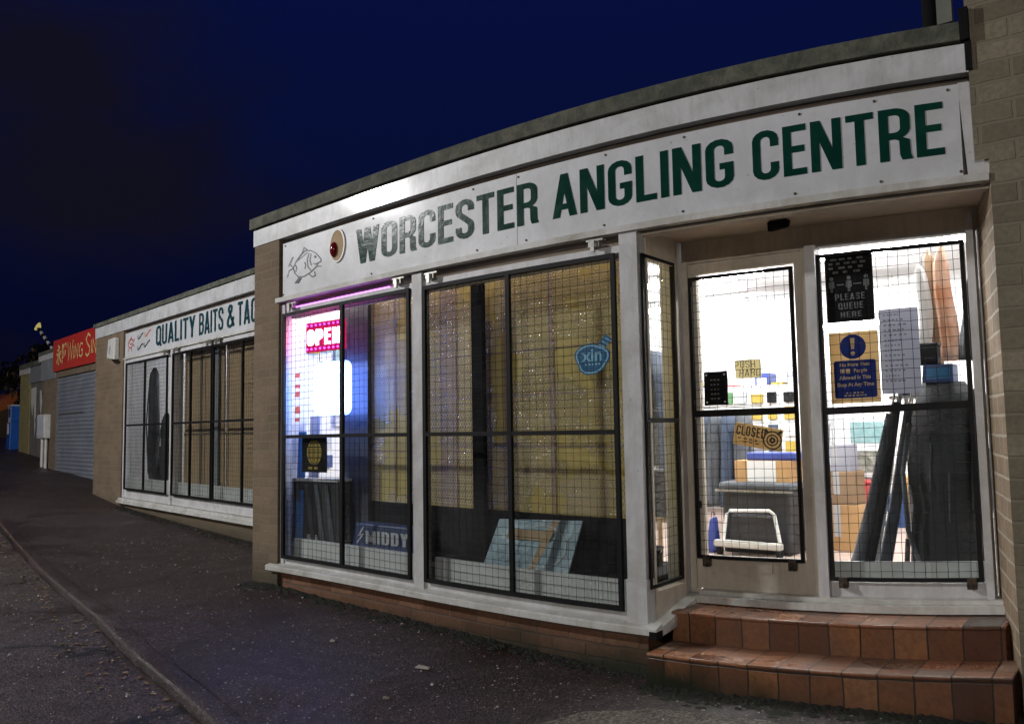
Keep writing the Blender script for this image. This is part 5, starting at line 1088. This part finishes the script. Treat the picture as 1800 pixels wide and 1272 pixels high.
for _ in range(1500):
    X = rnd.uniform(-9, 1.2); lo, hi = kerb_y(X)-1.3, lerp(YB, X)-0.05; Y = rnd.uniform(lo, hi)
    if -2.15 < X < -0.5 and Y > -0.13: continue
    Z = ground_z(X, Y)+0.005 if Y > kerb_y(X)+0.14 else kz(X)-0.046-0.012*(kerb_y(X)-Y)+0.026
    if kerb_y(X)-0.05 < Y < kerb_y(X)+0.14: continue
    q = rnd.uniform(0.0016, 0.0052)*(2.0 if rnd.random() < 0.05 else 1)
    b.hexa([(X-q, Y-q*0.8, Z-q*0.4), (X+q*0.9, Y-q, Z-q*0.4), (X+q, Y+q, Z-q*0.4), (X-q*0.8, Y+q*0.9, Z-q*0.4), (X-q*0.6, Y-q*0.5, Z+q*0.6), (X+q*0.6, Y-q*0.6, Z+q*0.4), (X+q*0.5, Y+q*0.6, Z+q*0.6), (X-q*0.5, Y+q*0.5, Z+q*0.5)])
struct(b.build('grit', M['grit']), 'stuff')
b = MB()
def mossrow(path, wmax, n):
    for _ in range(n):
        u = rnd.random()*(len(path)-1); i = int(u); f_ = u-i
        X = path[i][0]+(path[i+1][0]-path[i][0])*f_; Y = path[i][1]+(path[i+1][1]-path[i][1])*f_
        Y -= abs(rnd.gauss(0, wmax)); r_ = rnd.uniform(0.012, 0.045)
        Z = ground_z(X, Y)+0.003; hh = rnd.uniform(0.003, 0.014)
        ring = [(X+r_*math.cos(a)*rnd.uniform(.6, 1.2), Y+r_*0.7*math.sin(a)*rnd.uniform(.6, 1.2)) for a in [2*PI*k/7 for k in range(7)]]
        for k in range(7):
            p, q = ring[k], ring[(k+1) % 7]; b.face([(p[0], p[1], ground_z(*p)+0.001), (q[0], q[1], ground_z(*q)+0.001), (X, Y, Z+hh)])
mossrow([(-5.6, -0.01), (-5.3, 0.02), (-2.2, 0.02)], 0.07, 700); mossrow([(-2.15, -0.1), (-0.52, -0.1)], 0.08, 420); mossrow([(-11.9, 2.2), (-7.6, 1.37), (-5.7, 1.0)], 0.07, 500)
struct(b.build('moss', M['moss'], smooth=True), 'stuff')
bx('sill_end', M['matt_black'], shop, -2.16, -2.118, -0.043, 0.03, 0.45, 0.49, cam=True)
for (X, Y, w, h, r, lb) in ((-3.22, -0.62, 0.085, 0.03, 0.15, 'white paper scrap lying on the pavement in front of the shop'), (-3.05, -1.06, 0.03, 0.02, 0.6, 'small pale pebble near the bottom of the pavement'), (-3.95, -0.62, 0.035, 0.022, 0.3, 'little pale leaf near the plinth of the shop')):
    b = MB(); c, s = math.cos(r), math.sin(r); q = [(-w/2, -h/2), (w/2, -h/2*0.8), (w/2*0.95, h/2), (-w/2*0.9, h/2*0.9)]
    P = [(X+u*c-v*s, Y+u*s+v*c) for u, v in q]; z = ground_z(X, Y)+0.004
    b.hexa([(p[0], p[1], z) for p in P]+[(p[0], p[1], z+0.006+0.006*(i % 2)) for i, p in enumerate(P)]); tag(b.build('litter_scrap', M['litter']), lb, 'litter')

# ------------------------------------------------------------------ sky, lamp, camera
wd = bpy.data.worlds.new('World'); S.world = wd; wd.use_nodes = True
nt = wd.node_tree; nt.nodes.clear()
out = nt.nodes.new('ShaderNodeOutputWorld'); bg = nt.nodes.new('ShaderNodeBackground')
tc = nt.nodes.new('ShaderNodeTexCoord'); sp = nt.nodes.new('ShaderNodeSeparateXYZ'); nt.links.new(tc.outputs['Generated'], sp.inputs[0])
col = ramp(nt, sp.outputs['Z'], [(0.0, (0.0014, 0.0018, 0.009)), (0.14, (0.0015, 0.0026, 0.018)), (0.30, (0.0019, 0.0045, 0.033)), (0.5, (0.0021, 0.005, 0.045)), (1.0, (0.001, 0.002, 0.02))])
mp = N(nt, 'ShaderNodeMapping'); mp.inputs['Scale'].default_value = (1.0, 1.0, 2.2); nt.links.new(tc.outputs['Generated'], mp.inputs['Vector'])
cn = noise(nt, mp.outputs[0], 2.2, 5, 0.55, 0.3)
dv = N(nt, 'ShaderNodeVectorMath'); dv.operation = 'DISTANCE'; nt.links.new(tc.outputs['Generated'], dv.inputs[0]); dv.inputs[1].default_value = (-0.83, 0.45, 0.34)
dm = N(nt, 'ShaderNodeMapRange'); dm.inputs['From Min'].default_value = 0.30; dm.inputs['From Max'].default_value = 0.06; nt.links.new(dv.outputs['Value'], dm.inputs['Value'])
mm = N(nt, 'ShaderNodeMath'); mm.operation = 'MULTIPLY_ADD'; nt.links.new(dm.outputs[0], mm.inputs[0]); mm.inputs[1].default_value = 0.35; nt.links.new(cn, mm.inputs[2])
cf = ramp(nt, mm.outputs[0], [(0.58, (0, 0, 0)), (0.86, (0.9, 0.9, 0.9))])
col = mix(nt, cf, col, (0.0062, 0.0052, 0.0105))
nt.links.new(col, bg.inputs['Color']); bg.inputs['Strength'].default_value = 1.0
nt.links.new(bg.outputs[0], out.inputs['Surface'])

def lamp(name, loc, power, color, r):
    l = bpy.data.lights.new(name, 'POINT'); l.energy = power; l.color = color; l.shadow_soft_size = r
    o = bpy.data.objects.new(name, l); C.objects.link(o); o.location = loc; return o
lamp('street_lamp_light', (-10.9, -6.2, 5.9), 2500, (0.98, 0.97, 0.97), 0.2)
lamp('street_lamp_light', (3.5, -17.0, 5.5), 2300, (1.0, 0.93, 0.84), 0.2)
lamp('street_lamp_light', (-68.0, 13.0, 7.0), 1300, (1.0, 0.62, 0.3), 0.2)

cd = bpy.data.cameras.new('Camera'); cd.sensor_width = 36.0; cd.lens = 1476.6/1800*36; cd.clip_start = 0.05; cd.clip_end = 500
cam = bpy.data.objects.new('Camera', cd); C.objects.link(cam)
yaw, pit, rol = math.radians(37.3956), math.radians(4.5928), math.radians(-0.9449)
f = Vector((-math.sin(yaw)*math.cos(pit), math.cos(yaw)*math.cos(pit), math.sin(pit))); r0 = Vector((math.cos(yaw), math.sin(yaw), 0)); u0 = r0.cross(f)
r = r0*math.cos(rol)+u0*math.sin(rol); u = -r0*math.sin(rol)+u0*math.cos(rol)
m = Matrix.Identity(4)
for i in range(3): m[i][0] = r[i]; m[i][1] = u[i]; m[i][2] = -f[i]
m[0][3], m[1][3], m[2][3] = 0.0, -4.0, EYE
cam.matrix_world = m; S.camera = cam
S.view_settings.view_transform = 'Standard'; S.view_settings.look = 'None'; S.view_settings.exposure = 0.0; S.view_settings.gamma = 1.0
S.cycles.use_denoising = True; S.cycles.max_bounces = 8; S.cycles.transparent_max_bounces = 24; S.cycles.sample_clamp_indirect = 6.0
